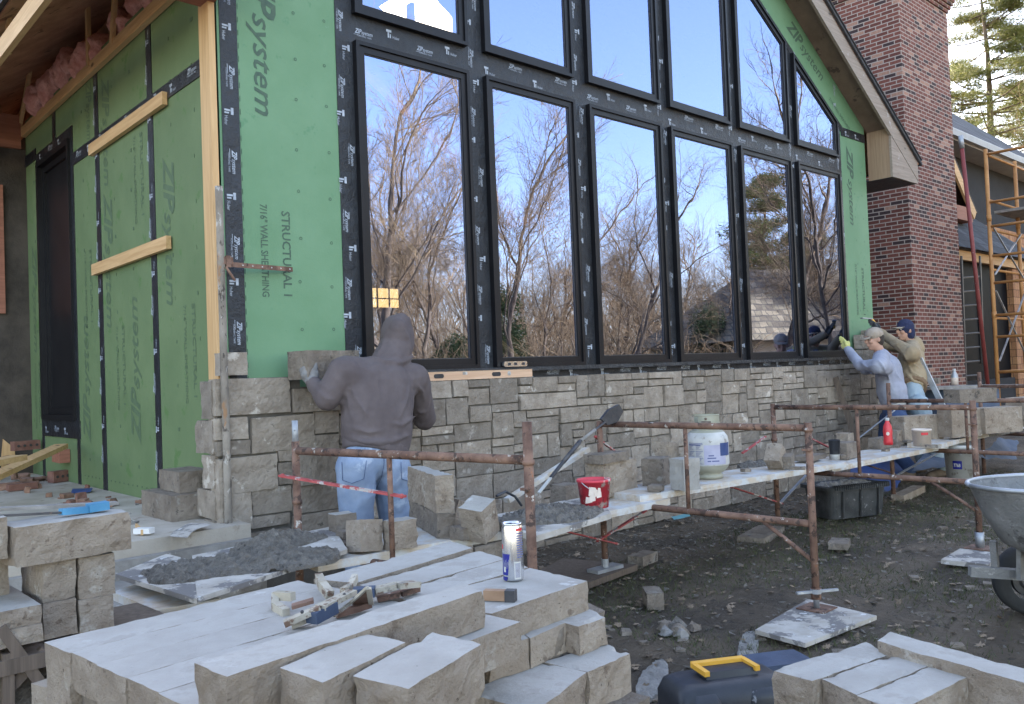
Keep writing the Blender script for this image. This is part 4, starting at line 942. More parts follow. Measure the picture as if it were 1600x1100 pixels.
for (px_, py_, X_l) in ((1273, 962, 2.15), ):
    p = V((2.15, -2.70, .045))
    jr = empty('screw_jack', p, 'steel screw jack and base plate on the stained plywood pad', 'base jack')
    g = MB(); g.box(p.x-.08, p.x+.08, p.y-.08, p.y+.08, .0465, .053); g.build('base_plate', 'rust', jr)
    g = MB(); g.tube([(p.x, p.y, .053), (p.x, p.y, .17)], .0165, 12); g.build('screw', 'galv', jr, True)
    g = MB(); g.tube([(p.x, p.y, .13), (p.x, p.y, .155)], .03, 8); g.bar((p.x-.1, p.y+.06, .14), (p.x+.11, p.y-.07, .14), .02, .012); g.build('wing_nut', 'galv', jr)
p = V((4.25, -2.82, .045)); jr = empty('screw_jack', p, 'screw jack foot on the whitish pad beside the wheelbarrow', 'base jack')
g = MB(); g.box(p.x-.08, p.x+.08, p.y-.08, p.y+.08, .046, .053); g.build('base_plate', 'rust', jr)
g = MB(); g.tube([(p.x, p.y, .053), (p.x, p.y, .16)], .03, 10); g.build('screw', 'galv', jr, True)
g = MB(); p = V((2.10, -1.20, .055)); g.box(p.x-.13, p.x+.13, p.y-.05, p.y+.05, .052, .075); g.tube([(p.x, p.y, .07), (p.x, p.y, .13)], .026)
thing('base_plate', g, 'galv', 'mortar-caked base plate on the old timber pad', 'base plate')
PL = 'scaffold planks'
def plank(label, p, q, z, W=.26, th=.042, mat='plank', name='scaffold_plank', back=1):
    """plank from the two ends of its front top edge"""
    A_, B_ = V(at(*p, Z=z)), V(at(*q, Z=z)); d = (B_-A_).normalized(); n_ = V((-d.y, d.x, 0))*back; dn = V((0, 0, -th)); sid[0] += 1
    m = MB(); m.rock([A_+dn, B_+dn, B_+n_*W+dn, A_+n_*W+dn, A_, B_, B_+n_*W, A_+n_*W], .12, .0035, .5, sid[0])
    # own axes so that the grain runs along the plank
    c = (A_+B_)/2+n_*W/2; ang = math.atan2(d.y, d.x); Rm = Matrix.Rotation(-ang, 3, 'Z')
    m.v = [tuple(Rm @ (V(v)-c)) for v in m.v]
    o = m.build(name, mat); o.location = c; o.rotation_euler = (0, 0, ang)
    return tag(o, label, 'plank', PL)
plank('left scaffold plank with a rounded end carrying the blocks beside the worker', (497, 880), (800, 828), .555, .50)
plank('scaffold plank under the mortar board and red bucket', (790, 832), (1047, 779), .545, .50)
plank('upper middle scaffold plank with a red painted end, under the propane tank', (1000, 775), (1322, 722), .585, .42)
plank('far scaffold plank running on past the cream bucket', (1300, 730), (1482, 694), .555, .42)
plank('far scaffold plank with a red end supporting the big grey block', (1470, 694), (1520, 680), .60, .3)
plank('scaffold plank beneath the block stacks at the right edge', (1500, 686), (1640, 655), .60, .5)
slab_px('plywood_board', [(300, 868), (520, 822), (543, 858), (308, 934)], .60, .02, 'ply', 'plywood mortar board heaped with wet mortar at the near end of the scaffold', 'mortar board')
slab_px('plywood_board', [(181, 897), (260, 865), (318, 880), (308, 936)], .597, .02, 'ply', 'left corner piece of the mortar board', 'mortar board')
slab_px('timber_board', [(176, 925), (230, 905), (345, 935), (245, 953)], .53, .035, 'plank', 'short mortar-splashed board under the plywood mortar board', 'board')
g = MB(); a, b_ = at(500, 850, Z=.57), at(548, 862, Z=.57)
slab_px('plywood_board', [(430, 838), (540, 828), (556, 846), (480, 862)], .585, .015, 'old_wood', 'brown delaminated board end behind the near mortar heap', 'board')
slab_px('plywood_board', [(760, 810), (930, 770), (955, 802), (835, 838)], .60, .03, 'ply', 'plywood mortar board behind the red bucket', 'mortar board')
# mortar heaps -----------------------------------------------------
def heap(name, c, ax, ay, h, mat, label, cat, rot=0, seed=0, n=60, rough=1):
    n = int(n*1.5); g = MB(); vs = []; c = V(c)
    for j in range(n+1):
        for i in range(n+1):
            u_, v_ = i/n*2-1, j/n*2-1; r_ = sqrt(u_*u_+v_*v_)
            x, y = u_*ax, v_*ay; X_, Y_ = x*cos(rot)-y*sin(rot), x*sin(rot)+y*cos(rot)
            p = V((X_, Y_, seed*3.3)); e = 1+.25*noise.noise(p*5)
            f = max(0, 1-(r_/e)**2)
            z = h*f*(.55+.6*noise.noise(p*4+V((9, 0, 0)))+.5*rough*noise.noise(p*13))+rough*.020*noise.noise(p*30)*(f > 0)+rough*.016*abs(noise.noise(p*62))
            vs.append((c.x+X_, c.y+Y_, c.z+(max(z, .0) if f > 0 else -.012)))
    w_ = n+1
    fs = []
    for j in range(n):
        for i in range(n):
            q = (j*w_+i, j*w_+i+1, (j+1)*w_+i+1, (j+1)*w_+i)
            if max(vs[k][2] for k in q) > c.z-.011: fs.append(q)
    g.add(vs, fs)
    return thing(name, g, mat, label, cat)
c1 = at(375, 885, Z=.602); heap('mortar_heap', (c1.x+.06, c1.y+.05, .601), .44, .27, .045, 'wet_mortar', 'wet grey mortar heaped on the near mortar board', 'mortar', R(-10), 1, 90)
c1 = at(460, 850, Z=.602); heap('mortar_heap', (c1.x-.05, c1.y+.06, .603), .25, .14, .075, 'wet_mortar', 'higher heap of wet mortar at the back of the near board', 'mortar', 0, 2, 60)
c1 = at(868, 806, Z=.602); heap('mortar_heap', (c1.x, c1.y+.03, .601), .36, .26, .05, 'wet_mortar', 'spread of wet mortar on the board behind the red bucket', 'mortar', 0, 3, 70)
c1 = at(1190, 725, Z=.588); heap('mortar_heap', (c1.x, c1.y+.02, .586), .32, .12, .03, 'wet_mortar', 'dark mortar scraps on the plank right of the propane tank', 'mortar', 0, 4, 50)
c1 = at(1440, 690, Z=.56); heap('mortar_heap', (c1.x, c1.y+.12, .556), .5, .10, .04, 'dry_mortar', 'mortar rubble on the far plank around the cream bucket', 'mortar', 0, 5, 50)
c1 = at(1560, 668, Z=.64); heap('mortar_heap', (c1.x-.1, c1.y-.03, .60), .5, .13, .12, 'wet_mortar', 'mortar piled against the grey blocks at the right edge', 'mortar', 0, 6, 50)
c1 = at(325, 845, Z=.50); heap('mortar_heap', (c1.x, c1.y+.05, .40), .28, .25, .22, 'wet_mortar', 'mortar spilled at the foot of the wall corner', 'mortar', 0, 7, 50)
# ---------------------------------------------------------------- blocks on the planks
def pstone(label, px_, py_, z, L, W, H, rot=0, tilt=(0, 0), **kw):
    p = at(px_, py_, Z=z); kw.setdefault('group', 'limestone blocks on the scaffold planks')
    return wstone(label, p.x, p.y+W*.35, z, L, W, H, rot, tilt, **kw)
zP = .557
def pq(label, pts, z, th, mat='block', topmat=True, **kw):
    kw.setdefault('group', 'limestone blocks on the scaffold planks'); return stone(label, pts, z, th, mat, topmat, **kw)
z1 = .845
pq('tall light limestone block standing right of the worker, upper of two', [(636, 728), (662, 728), (709, 742), (680, 743)], .885, .198, 'block', amp=.008)
kk = [V(at(*q, Z=.885)) for q in ((636, 728), (662, 728), (709, 742), (680, 743))]; kk = [tuple(V((q.x-.005, q.y-.012, .686))) for q in kk]
pq('squat limestone block under the tall light block', kk, .686, .13, 'block_dark', False)
pstone('small limestone block left of the white-topped one, behind the lower piece', 541, 842, zP, .12, .10, .135, R(-6), topmat=True, mat='block_dark')
pstone('low limestone piece in front of the small block, by the worker', 550, 850, zP, .11, .08, .07, R(-3), mat='block_dark')
pstone('white-topped limestone block tilted on the plank edge', 577, 864, zP, .135, .12, .155, R(4), (R(-8), R(8)), topmat=True)
pstone('upright limestone block behind the slim scaffold upright', 632, 858, zP, .14, .10, .145, R(-4), mat='block', topmat=True)
pstone('flat dark limestone block lying beside the tilted one', 733, 842, zP, .13, .10, .065, R(10), mat='block_dark')
pstone('limestone block tilted on its edge against the pile, near the can', 762, 838, zP+.01, .14, .14, .19, R(18), (R(6), R(-20)), topmat=True)
pstone('limestone block half hidden behind the tall light block', 722, 822, zP, .12, .10, .14, R(-10), (0, R(18)), mat='block', topmat=True)
p = at(977, 775, Z=.56)
wstone('big pale limestone block behind the red bucket', p.x+.02, p.y+.13, .56, .40, .15, .23, R(6), amp=.010)
wstone('thin grey limestone slab lying on the big pale block', p.x-.06, p.y+.10, .79, .31, .16, .06, R(6), mat='block_dark')
wstone('small dark limestone block left of the red bucket', *(at(903, 790, Z=.56)+V((0, .1, 0))), .15, .14, .13, 0, mat='block_dark')
wstone('brownish limestone block right of the big pale block', *(at(1042, 762, Z=.587)+V((0.1, .16, 0))), .2, .15, .19, R(20), mat='block_dark')
wstone('dark limestone block leaning behind the white block', *(at(1068, 752, Z=.587)+V((.05, .2, 0))), .16, .14, .27, R(10), (0, R(6)), mat='block')
wstone('upright whitish limestone block left of the propane tank', *(at(1087, 766, Z=.587)+V((0, .08, 0))), .155, .13, .21, R(-8), amp=.007, mat='block_top')
wstone('limestone flake on the plank below the whitish block', *(at(1035, 768, Z=.587)+V((0, .05, 0))), .12, .09, .04, .4, mat='block_dark')
wstone('limestone block standing on a corner right of the propane tank', *(at(1222, 733, Z=.60)+V((.02, .08, .02))), .15, .12, .16, R(15), (0, R(38)), mat='block')
wstone('thin limestone wedge beside the tilted cornerwise block', *(at(1236, 732, Z=.60)+V((.05, .05, 0))), .09, .08, .1, R(15), (0, R(-12)), mat='block_dark')
wstone('flat limestone flake left of the black cup', *(at(1283, 719, Z=.60)+V((0, .1, 0))), .30, .16, .04, R(6), mat='block_dark')
wstone('dark limestone block right of the black cup', *(at(1343, 717, Z=.56)+V((0, .14, 0))), .24, .16, .14, R(3), mat='block_dark')
wstone('small limestone offcut behind the dark block by the cup', *(at(1362, 706, Z=.56)+V((.1, .3, 0))), .12, .12, .16, R(3), mat='block')
wstone('low limestone offcut under the red bottle', *(at(1385, 700, Z=.56)+V((0, .05, 0))), .25, .12, .10, R(-5), mat='block_dark')
wstone('limestone offcut right of the red bottle', *(at(1403, 697, Z=.56)+V((.05, .05, 0))), .12, .12, .15, R(-5), mat='block')
wstone('large smooth grey limestone block behind the cream bucket', *(at(1450, 688, Z=.6)+V((.05, .12, 0))), .48, .18, .24, R(-24), mat='block', amp=.004)
wstone('large grey limestone block behind the scaffold post at the right', *(at(1512, 686, Z=.62)+V((.3, .15, 0))), .45, .18, .27, R(-24), mat='block', amp=.005)
wstone('large grey limestone block at the right edge with mortar against it', *(at(1566, 678, Z=.64)+V((.2, .12, 0))), .48, .2, .25, R(-24), mat='block', amp=.005)
wstone('grey limestone block cut by the right edge of the picture', *(at(1615, 668, Z=.66)+V((.3, .1, 0))), .5, .22, .30, R(-16), mat='block', amp=.005)
wstone('dark stained limestone block on top of the right stack', *(at(1535, 634, Z=1.0)+V((.6, .3, 0))), .42, .18, .12, R(-24), mat='block_dark', amp=.005)
for i, (px_, py_) in enumerate([(1415, 700), (1430, 692), (1470, 700), (1398, 706), (1330, 716), (1262, 735), (1180, 738), (1100, 752)]):
    wstone('small stone chip scattered on the scaffold planks', *(at(px_, py_, Z=.60)+V((0, .08, 0))), .06+.02*(i % 3), .05, .025, i, mat='block_dark', group='stone chips on the planks')
# worker's stone
a = at(469, 590, Y=-.30); b_ = at(560, 590, Y=-.22)
g = MB().mat('block_dark'); zt = at(500, 548, Y=-.30).z; zb = at(500, 592, Y=-.30).z
g.rock([(a.x, -.40, zb), (a.x+.42, -.32, zb), (a.x+.42, -.13, zb), (a.x-.02, -.18, zb), (a.x, -.40, zt), (a.x+.42, -.32, zt), (a.x+.42, -.13, zt), (a.x-.02, -.18, zt)], .03, .007, .3, 77)
thing('limestone_block', g, None, 'limestone block held against the wall by the worker in the charcoal hood', 'stone block')
# ground stones
GS = 'stones lying on the ground'
p = at(1021, 948, Z=0); wstone('reddish brown stone block standing on the grass', p.x, p.y, 0, .17, .10, .10, R(48), mat='block_dark', group=GS)
p = at(1312, 855, Z=0); wstone('flat brown stone in the mud left of the wheelbarrow pad', p.x, p.y, 0, .22, .14, .05, R(20), mat='block_dark', group=GS)
p = at(1005, 880, Z=0); wstone('dark stone beside the old timber pad', p.x, p.y, 0, .22, .12, .07, R(10), mat='block_dark', group=GS)
p = at(1190, 838, Z=0); wstone('flat stone half sunk in the mud below the third frame', p.x, p.y, -.02, .55, .22, .06, R(14), mat='block_dark', group=GS)
p = at(1420, 775, Z=0); wstone('long pale kerb stone behind the mortar tub', p.x, p.y, -.01, .8, .12, .07, R(8), mat='block', group=GS)
p = at(1060, 990, Z=0)
for i, (dx, dy, s_, mt) in enumerate([(0, 0, .07, 'block_dark'), (.06, .05, .08, 'wet_mortar'), (-.06, .04, .05, 'dry_mortar'), (.02, .1, .06, 'block_dark'), (.1, -.02, .05, 'block_dark'), (-.04, -.05, .05, 'cement')]):
    g = MB(); q = p+V((dx, dy, .02)); g.rock([q+V(v)*s_*.72 for v in ((-1, -.8, -.5), (.9, -1, -.5), (1, .8, -.5), (-.8, 1, -.5), (-.5, -.3, .5), (.4, -.6, .3), (.5, .5, .7), (-.6, .4, .2))], .03, .012, 1, i+60)
    thing('mortar_lump', g, mt, 'broken lump of dried mortar on the mud beyond the pallet', 'mortar lump', 'dried mortar lumps on the mud')
p = at(1170, 1010, Z=0); 
heap('mortar_heap', (p.x, p.y, -.005), .26, .05, .008, 'dry_mortar', 'pale dried mortar spill on the ground behind the toolbox', 'mortar', R(30), 8, 50, .6)
p = at(1020, 1060, Z=0); heap('mortar_heap', (p.x, p.y, -.005), .28, .06, .008, 'dry_mortar', 'dried mortar streak on the ground left of the toolbox', 'mortar', R(30), 9, 50, .6)
# ---------------------------------------------------------------- drink can
p = at(803, 906, Z=.851); c = V((p.x, p.y, .8505))
can = empty('drink_can', c, 'silver and blue energy drink can standing on the broad limestone block', 'drink can')
g = MB(); g.lathe([(.0, .003), (.020, .003), (.0235, .0), (.0265, .006), (.0285, .014), (.0285, .138), (.0265, .146), (.0255, .149), (.0262, .1505), (.0262, .1535), (.0245, .1535), (.0235, .149), (.0, .149)], c, 32); g.build('can_body', 'alu', can, True)
va = math.atan2(CAM.y-c.y, CAM.x-c.x)
def can_patch(a0, a1, z0, z1, skew=0, r=.0288, n=8):
    vs = []
    for k in range(n+1):
        for z in (z0, z1):
            a = va+R(a0+(a1-a0)*k/n)+(R(skew) if z == z0 else 0); vs.append((c.x+cos(a)*r, c.y+sin(a)*r, c.z+z))
    return vs, [(2*k, 2*k+2, 2*k+3, 2*k+1) for k in range(n)]
g = MB(); g.add(*can_patch(-75, -18, .018, .074, -14)); g.add(*can_patch(-75, -34, .004, .014, -6)); g.build('blue_panel', 'can_blue', can, True)
g = MB(); g.add(*can_patch(5, 42, .008, .054)); g.add(*can_patch(-60, -45, .026, .040, 0, .0290)); g.build('white_panel', 'white', can, True)
g = MB()
for i in range(14): g.add(*can_patch(9, 38, .013+i*.0027, .0142+i*.0027, 0, .0290))
for i in range(11):
    g.add(*can_patch(22, 22+35+(i*13 % 17), .064+i*.0062, .067+i*.0062, 0, .0288))
g.build('small_print', 'label_ink', can, True)
g = MB(); g.add(*can_patch(20, 62, .134, .141)); g.add(*can_patch(-78, -66, .086, .098)); g.build('red_print', 'red_clean', can, True)
g = MB(); g.lathe([(.0, .0), (.011, .0)], c+V((.006, -.003, .1493)), 12); g.bar(c+V((-.016, .004, .1515)), c+V((.0, 0, .1515)), .012, .001); g.build('tab', 'steel_dark', can)
# ---------------------------------------------------------------- masonry clamps (brick tongs)
Zt = .851
def bent(mb, pts, w_, t):
    for i in range(len(pts)-1): mb.bar(pts[i], pts[i+1], w_, t, (0, 0, 1))
def at3(x, y, z): return V(at(x, y, Z=z))
t1 = empty('spring_clamp', at3(470, 950, Zt), 'chipped cream steel clamp with a navy jaw, nearer of two on the pallet stones', 'clamp', None)
g = MB(); bent(g, [at3(444, 975, Zt+.02), at3(500, 950, Zt+.045), at3(551, 925, Zt+.05)], .026, .012); g.build('long_arm', 'cream_paint', t1)
g = MB(); bent(g, [at3(456, 978, Zt+.005), at3(484, 966, Zt+.018)], .02, .012); g.build('lower_arm', 'cream_paint', t1)
g = MB(); g.bar(at3(486, 966, Zt+.028), at3(520, 948, Zt+.036), .034, .026); g.build('jaw', 'navy_grip', t1)
g = MB(); bent(g, [at3(447, 958, Zt+.006), at3(430, 946, Zt+.01), at3(430, 930, Zt+.028), at3(458, 932, Zt+.03)], .018, .02); g.build('hook_end', 'cream_paint', t1)
g = MB(); bent(g, [at3(456, 948, Zt+.02), at3(490, 938, Zt+.03)], .03, .008); g.build('rusty_plate', 'rust', t1)
g = MB()
for q in ((472, 956), (538, 929)): g.sphere(at3(*q, Zt+.054), .004)
g.build('rivet', 'steel_dark', t1)
t2 = empty('spring_clamp', at3(590, 930, Zt), 'chipped cream steel clamp with a long arm, farther of two on the pallet stones', 'clamp', None)
g = MB(); bent(g, [at3(588, 922, Zt+.03), at3(620, 915, Zt+.038), at3(652, 912, Zt+.03)], .032, .014); g.build('long_arm', 'cream_paint', t2)
g = MB(); bent(g, [at3(590, 936, Zt+.006), at3(625, 928, Zt+.012), at3(652, 920, Zt+.010)], .022, .012); g.build('lower_arm', 'rust', t2)
g = MB(); g.bar(at3(552, 926, Zt+.028), at3(586, 924, Zt+.028), .034, .022); g.build('jaw', 'navy_grip', t2)
g = MB(); bent(g, [at3(498, 902, Zt+.03), at3(504, 915, Zt+.035), at3(516, 930, Zt+.02)], .02, .022); g.build('hook_end', 'cream_paint', t2)
g = MB(); bent(g, [at3(555, 902, Zt+.05), at3(548, 918, Zt+.035), at3(535, 925, Zt+.035)], .014, .02); g.build('hook_end', 'cream_paint', t2)
g = MB(); a, b_, c_ = at3(545, 945, Zt+.02), at3(574, 920, Zt+.075), at3(577, 946, Zt+.01)
g.prism([a, b_, c_], (.004, .005, .002)); bent(g, [at3(524, 960, Zt+.01), at3(560, 950, Zt+.012), at3(578, 944, Zt+.015)], .02, .014); g.build('rusty_bracket', 'rust', t2)
g = MB(); bent(g, [at3(522, 962, Zt+.016), at3(548, 942, Zt+.03), at3(574, 918, Zt+.079)], .008, .006); bent(g, [at3(576, 919, Zt+.078), at3(580, 944, Zt+.016)], .012, .006); g.build('bracket_edge', 'cream_paint', t2)
g = MB(); a, b_ = at3(757, 929, Zt+.013), at3(790, 930, Zt+.013); g.bar(a, b_, .022, .024); ha = thing('hammer', g, 'old_handle', 'wooden hammer handle sticking out from under the long top block near the can', 'hammer')
g = MB(); g.bar(b_+(b_-a)*.01, b_+(b_-a)*.48, .025, .027); g.build('handle_end', 'steel_dark', ha)
wstone('stone crumb on the can block between the tiers', *at(779, 1003, Z=.776), .04, .03, .025, .4, group='stone crumbs')
# ---------------------------------------------------------------- blue tool on the left block
zt_ = at(100, 805, Y=-1.75).z
a, b_, c_ = at(0, 800, Y=-1.66), at(137, 794, Y=-1.70), at(168, 789, Y=-1.70)
bt = empty('bow_saw', b_, 'chalky blue hand tool with a long pale arm lying on the large rough block', 'hand tool')
g = MB(); g.bar((b_.x, b_.y, b_.z), (c_.x, c_.y, c_.z), .05, .03); g.bar(at(95, 800, Y=-1.72), at(140, 796, Y=-1.70), .035, .022); g.build('grip', 'blue_tool', bt)
g = MB(); g.bar(at(-30, 797, Y=-1.60), at(183, 786, Y=-1.62), .05, .012); g.build('long_arm', 'dry_mortar', bt)
g = MB(); g.bar(at(0, 806, Y=-1.72), at(97, 801, Y=-1.72), .014, .008); g.build('blade', 'steel_dark', bt)
# ---------------------------------------------------------------- clamp bar and guide pole at the corner
g = MB(); pts = []
for i in range(26):
    z = .42+i*(2.18/25); pts.append((-.075+noise.noise(V((z*3, 0, 0)))*.004, -.165, z))
g.tube(pts, [.024+.003*noise.noise(V((p_[2]*11, 3, 0))) for p_ in pts], 8)
M['pole'] = pmat('mortar_crusted_pole', (.15, .125, .10), (.30, .26, .215), 9, .9, bump=1, bscale=50, spots=[((.46, .43, .39), 16, .60), ((.07, .055, .045), 22, .60), ((.26, .15, .08), 8, .64)], stretch=(1, 1, .5))
thing('guide_pole', g, 'pole', 'upright mortar-crusted guide pole at the corner of the house', 'pole', smooth=True)
a, b_ = at(358, 413, Y=-.17), at(457, 421, Y=-.05)
cb_ = empty('bar_clamp', a, 'rusty perforated bar clamp gripping the guide pole across the green wall', 'bar clamp')
g = MB(); g.bar(a, b_, .006, .03); g.build('perforated_bar', 'rust', cb_)
g = MB()
for i in range(6): q = a+(b_-a)*(.2+.15*i); g.tube([q+V((0, -.006, 0)), q+V((0, -.002, 0))], .0045, 8)
g.build('hole', 'white', cb_)
g = MB(); g.bar(a+V((-.05, 0, .02)), a+V((.02, 0, .02)), .03, .045); g.bar(a+V((-.01, -.01, .05)), a+V((-.01, -.01, -.02)), .02, .03); g.tube([a+V((-.03, -.02, -.02)), a+V((.0, -.03, -.07)), a+V((.02, -.03, -.10))], .008, 8); g.build('clamp_head', 'rust', cb_)
# ---------------------------------------------------------------- levels
a, b_ = at(600, 591, Y=-.115), at(830, 585, Y=-.115)
lv = empty('spirit_level', a, 'long wooden spirit level lying on the top course of stone', 'spirit level')
zc = 1.374; L0, L1 = b_.x-1.22, b_.x
g = MB(); g.box(L0, L1, -.128, -.098, zc+.004, zc+.062); g.build('level_body', 'level_wood', lv)
g = MB(); g.box(L0, L1, -.1295, -.097, zc, zc+.004); g.box(L0, L1, -.1295, -.097, zc+.062, zc+.066); g.build('brass_edge', 'alu', lv)
g = MB()
for q in (686, 776): 
    x = at(q, 588, Y=-.13).x
    for dx in (-.03, 0, .03): g.tube([(x+dx, -.1300, zc+.034), (x+dx, -.127, zc+.034)], .016, 14)
    g.box(x-.03, x+.03, -.1302, -.127, zc+.018, zc+.050)
g.build('hand_hole', 'black_plastic', lv)
g = MB(); x = at(727, 588, Y=-.13).x; g.box(x-.022, x+.022, -.1305, -.127, zc+.038, zc+.060); x = at(796, 586, Y=-.13).x; g.tube([(x, -.1305, zc+.036), (x, -.127, zc+.036)], .018, 16); g.build('vial', 'white', lv)
g = MB(); x = at(808, 584, Y=-.13).x; letter(g, 'LEVEL', (x, -.1305, zc+.040), (1, 0, 0), (0, 0, 1), .06, .014); bpy.data.meshes
a, b_ = at(786, 571, Y=-.075), at(822, 570, Y=-.075)
tl = empty('torpedo_level', a, 'small silver torpedo level standing on the window sill', 'spirit level')
g = MB(); zc = 1.462
g.prism([(a.x, -.09, zc+.008), (a.x+.012, -.09, zc), (b_.x-.012, -.09, zc), (b_.x, -.09, zc+.008), (b_.x, -.09, zc+.034), (b_.x-.012, -.09, zc+.042), (a.x+.012, -.09, zc+.042), (a.x, -.09, zc+.034)], (0, .022, 0)); g.build('level_body', 'alu', tl)
g = MB(); Lx = b_.x-a.x
for f in (.16, .42, .76): g.box(a.x+Lx*f, a.x+Lx*(f+.13), -.0915, -.089, zc+.010, zc+.032)
g.build('vial_window', 'black_plastic', tl)
g = MB(); zs_ = 1.452; g.box(.98, 8.15, -.075, -.0565, 1.425, 1.458); g.build('sill_flashing', 'tape', house)
# ---------------------------------------------------------------- long tool leaning in the mortar
tA, tB, tC, tD = at(842, 770, Y=-1.50), at(880, 722, Y=-1.46), at(906, 690, Y=-1.42), at(945, 660, Y=-1.36)
lt = empty('masonry_tool', tA, 'long handled masonry tool with a dark blade leaning on the scaffold rail behind the bucket', 'trowel')
g = MB(); g.tube([tB, tC], .014, 10); g.tube([tC, tD], .008, 8); g.build('wrapped_handle', 'steel_dark', lt, True)
g = MB(); g.tube([tC+(tD-tC)*.05, tC+(tD-tC)*.6], .011, 10); g.build('pale_sleeve', 'dry_mortar', lt, True)
g = MB(); d = (tB-tA); g.bar(tA, tA+d*.48, .02, .008); g.build('white_tip', 'white', lt)
g = MB(); g.tube([tA+d*.48, tB], .012, 8); g.build('neck', 'black_plastic', lt)
g = MB(); q = [at(940, 655, Y=-1.36), at(952, 640, Y=-1.36), at(968, 632, Y=-1.36), at(974, 643, Y=-1.36), at(965, 660, Y=-1.36), at(950, 664, Y=-1.36)]; g.prism(q, (.01, .03, 0)); g.build('blade', 'steel_dark', lt)
g = MB(); g.bar(at(792, 782, Y=-1.0), at(918, 702, Y=-1.0), .05, .03); thing('timber_offcut', g, 'plank', 'pale timber offcut propped behind the long handled tool', 'board')
g = MB(); g.tube([at(776, 775, Y=-1.45), at(790, 768, Y=-1.42), at(805, 776, Y=-1.4), at(815, 790, Y=-1.4)], .008, 8); thing('cable', g, 'black_plastic', 'short loop of black cable beside the tilted stone block', 'cable')
# ---------------------------------------------------------------- buckets
def bucket(name, px_, py_, z, r0, r1, h, mat, label, fill='dry_mortar', bail=True, rim=True):
    p = at(px_, py_, Z=z); c = V((p.x, p.y+r0*.6, z)); root = empty(name, c, label, 'bucket')
    g = MB(); g.lathe([(.0, .002), (r0, 0), (r0+(r1-r0)*.9, h*.9), (r1, h*.9), (r1*1.04, h*.92), (r1*1.04, h), (r1*.96, h), (r1*.93, h*.9), (r0*.93, h*.3)], c, 32); g.build('bucket_body', mat, root, True)
    g = MB(); g.lathe([(r0*.98, h*.55), (0, h*.56)], c, 24); g.build('contents', fill, root)
    if bail: g = MB(); g.tube([c+V((cos(a)*r1*1.06, -abs(sin(a))*r1*.7, h*.93-abs(sin(a))*h*.35)) for a in [pi*k/12 for k in range(13)]], .003, 6); g.build('wire_handle', 'galv', root)
    return root, c
rb, c = bucket('mortar_bucket', 939, 793, .60, .082, .098, .165, 'red_plastic', 'red plastic bucket with a torn label on the mortar board')
g = MB(); a0 = math.atan2(CAM.y-c.y, CAM.x-c.x)
rnd.seed(2)
for i in range(9):
    a = a0+rnd.uniform(-.5, .35); z = rnd.uniform(.05, .11); w_ = rnd.uniform(.1, .25); hh = rnd.uniform(.015, .035); r_ = .082+.016*z/.15+.0015
    g.add([(c.x+cos(a+s_*w_)*r_, c.y+sin(a+s_*w_)*r_, c.z+z+t_*hh) for s_, t_ in ((-1, -1), (1, -.7), (.9, .8), (-.6, 1))], [(0, 1, 2, 3)])
g.build('torn_label', 'cream', rb)
cbk, c = bucket('small_bucket', 1449, 697, .60, .075, .082, .155, 'cream', 'small cream bucket with a red label in front of the smooth grey block', rim=False, bail=False)
g = MB(); a0 = math.atan2(CAM.y-c.y, CAM.x-c.x); vs = []
for k in range(9):
    a = a0-.05+k*.09; vs += [(c.x+cos(a)*.0835, c.y+sin(a)*.0835, c.z+.105), (c.x+cos(a)*.0845, c.y+sin(a)*.0845, c.z+.128)]
g.add(vs, [(2*k, 2*k+2, 2*k+3, 2*k+1) for k in range(8)]); g.build('label_patch', 'red_clean', cbk)
wb, c = bucket('white_bucket', 1516, 752, .18, .13, .15, .36, 'white', 'white pail with a navy label on the ground under the far planks')
g = MB(); a0 = math.atan2(CAM.y-c.y, CAM.x-c.x); vs = []
for k in range(9):
    a = a0-.5+k*.07; vs += [(c.x+cos(a)*.146, c.y+sin(a)*.146, c.z+.13), (c.x+cos(a)*.150, c.y+sin(a)*.150, c.z+.21)]
g.add(vs, [(2*k, 2*k+2, 2*k+3, 2*k+1) for k in range(8)]); lb = g.build('navy_label', 'can_blue', wb)
g = MB(); a = a0-.42; letter(g, '7768', (c.x+cos(a)*.156, c.y+sin(a)*.156, c.z+.15), V((-sin(a0-.2), cos(a0-.2), 0)), (0, 0, 1), .06, .035, 0, .02); g.build('label_figures', 'white', wb)
# ---------------------------------------------------------------- propane tank
p = at(1128, 748, Z=.59); c = V((p.x+.02, p.y+.13, .588)); pt = empty('propane_tank', c, 'beige propane cylinder with a white and blue sleeve on the middle plank', 'propane tank')
g = MB(); g.lathe([(.10, 0), (.105, .0), (.105, .03), (.085, .032), (.12, .05), (.148, .085), (.153, .13), (.153, .26), (.145, .305), (.115, .345), (.06, .365), (.0, .37)], c, 40); g.build('cylinder', 'propane', pt, True)
g = MB(); vs = []; n = 40
for k in range(n+1):
    a = R(200)+R(275)*k/n+R(-20)
    for r_, z in ((.098, .345), (.098, .455)): vs.append((c.x+cos(a)*r_, c.y+sin(a)*r_, c.z+z))
g.add(vs, [(2*k, 2*k+2, 2*k+3, 2*k+1) for k in range(n)]); g.lathe([(.098, .345), (.103, .35), (.098, .355)], c, 40); g.lathe([(.094, .455), (.100, .46), (.094, .465)], c, 40); g.build('collar', 'propane', pt, True)
g = MB(); vb = math.atan2(CAM.y-c.y, CAM.x-c.x); q = c+V((cos(vb)*.1, sin(vb)*.1, .405)); sd2 = V((-sin(vb), cos(vb), 0))
g.tube([q+V((cos(vb), sin(vb), 0))*.001-sd2*.035, q+V((cos(vb), sin(vb), 0))*.001+sd2*.035], .016, 10); g.tube([c+V((0, 0, .36)), c+V((0, 0, .44))], .018, 12); g.sphere(q+V((0, 0, .032)), .010); g.build('valve', 'old_wood', pt)
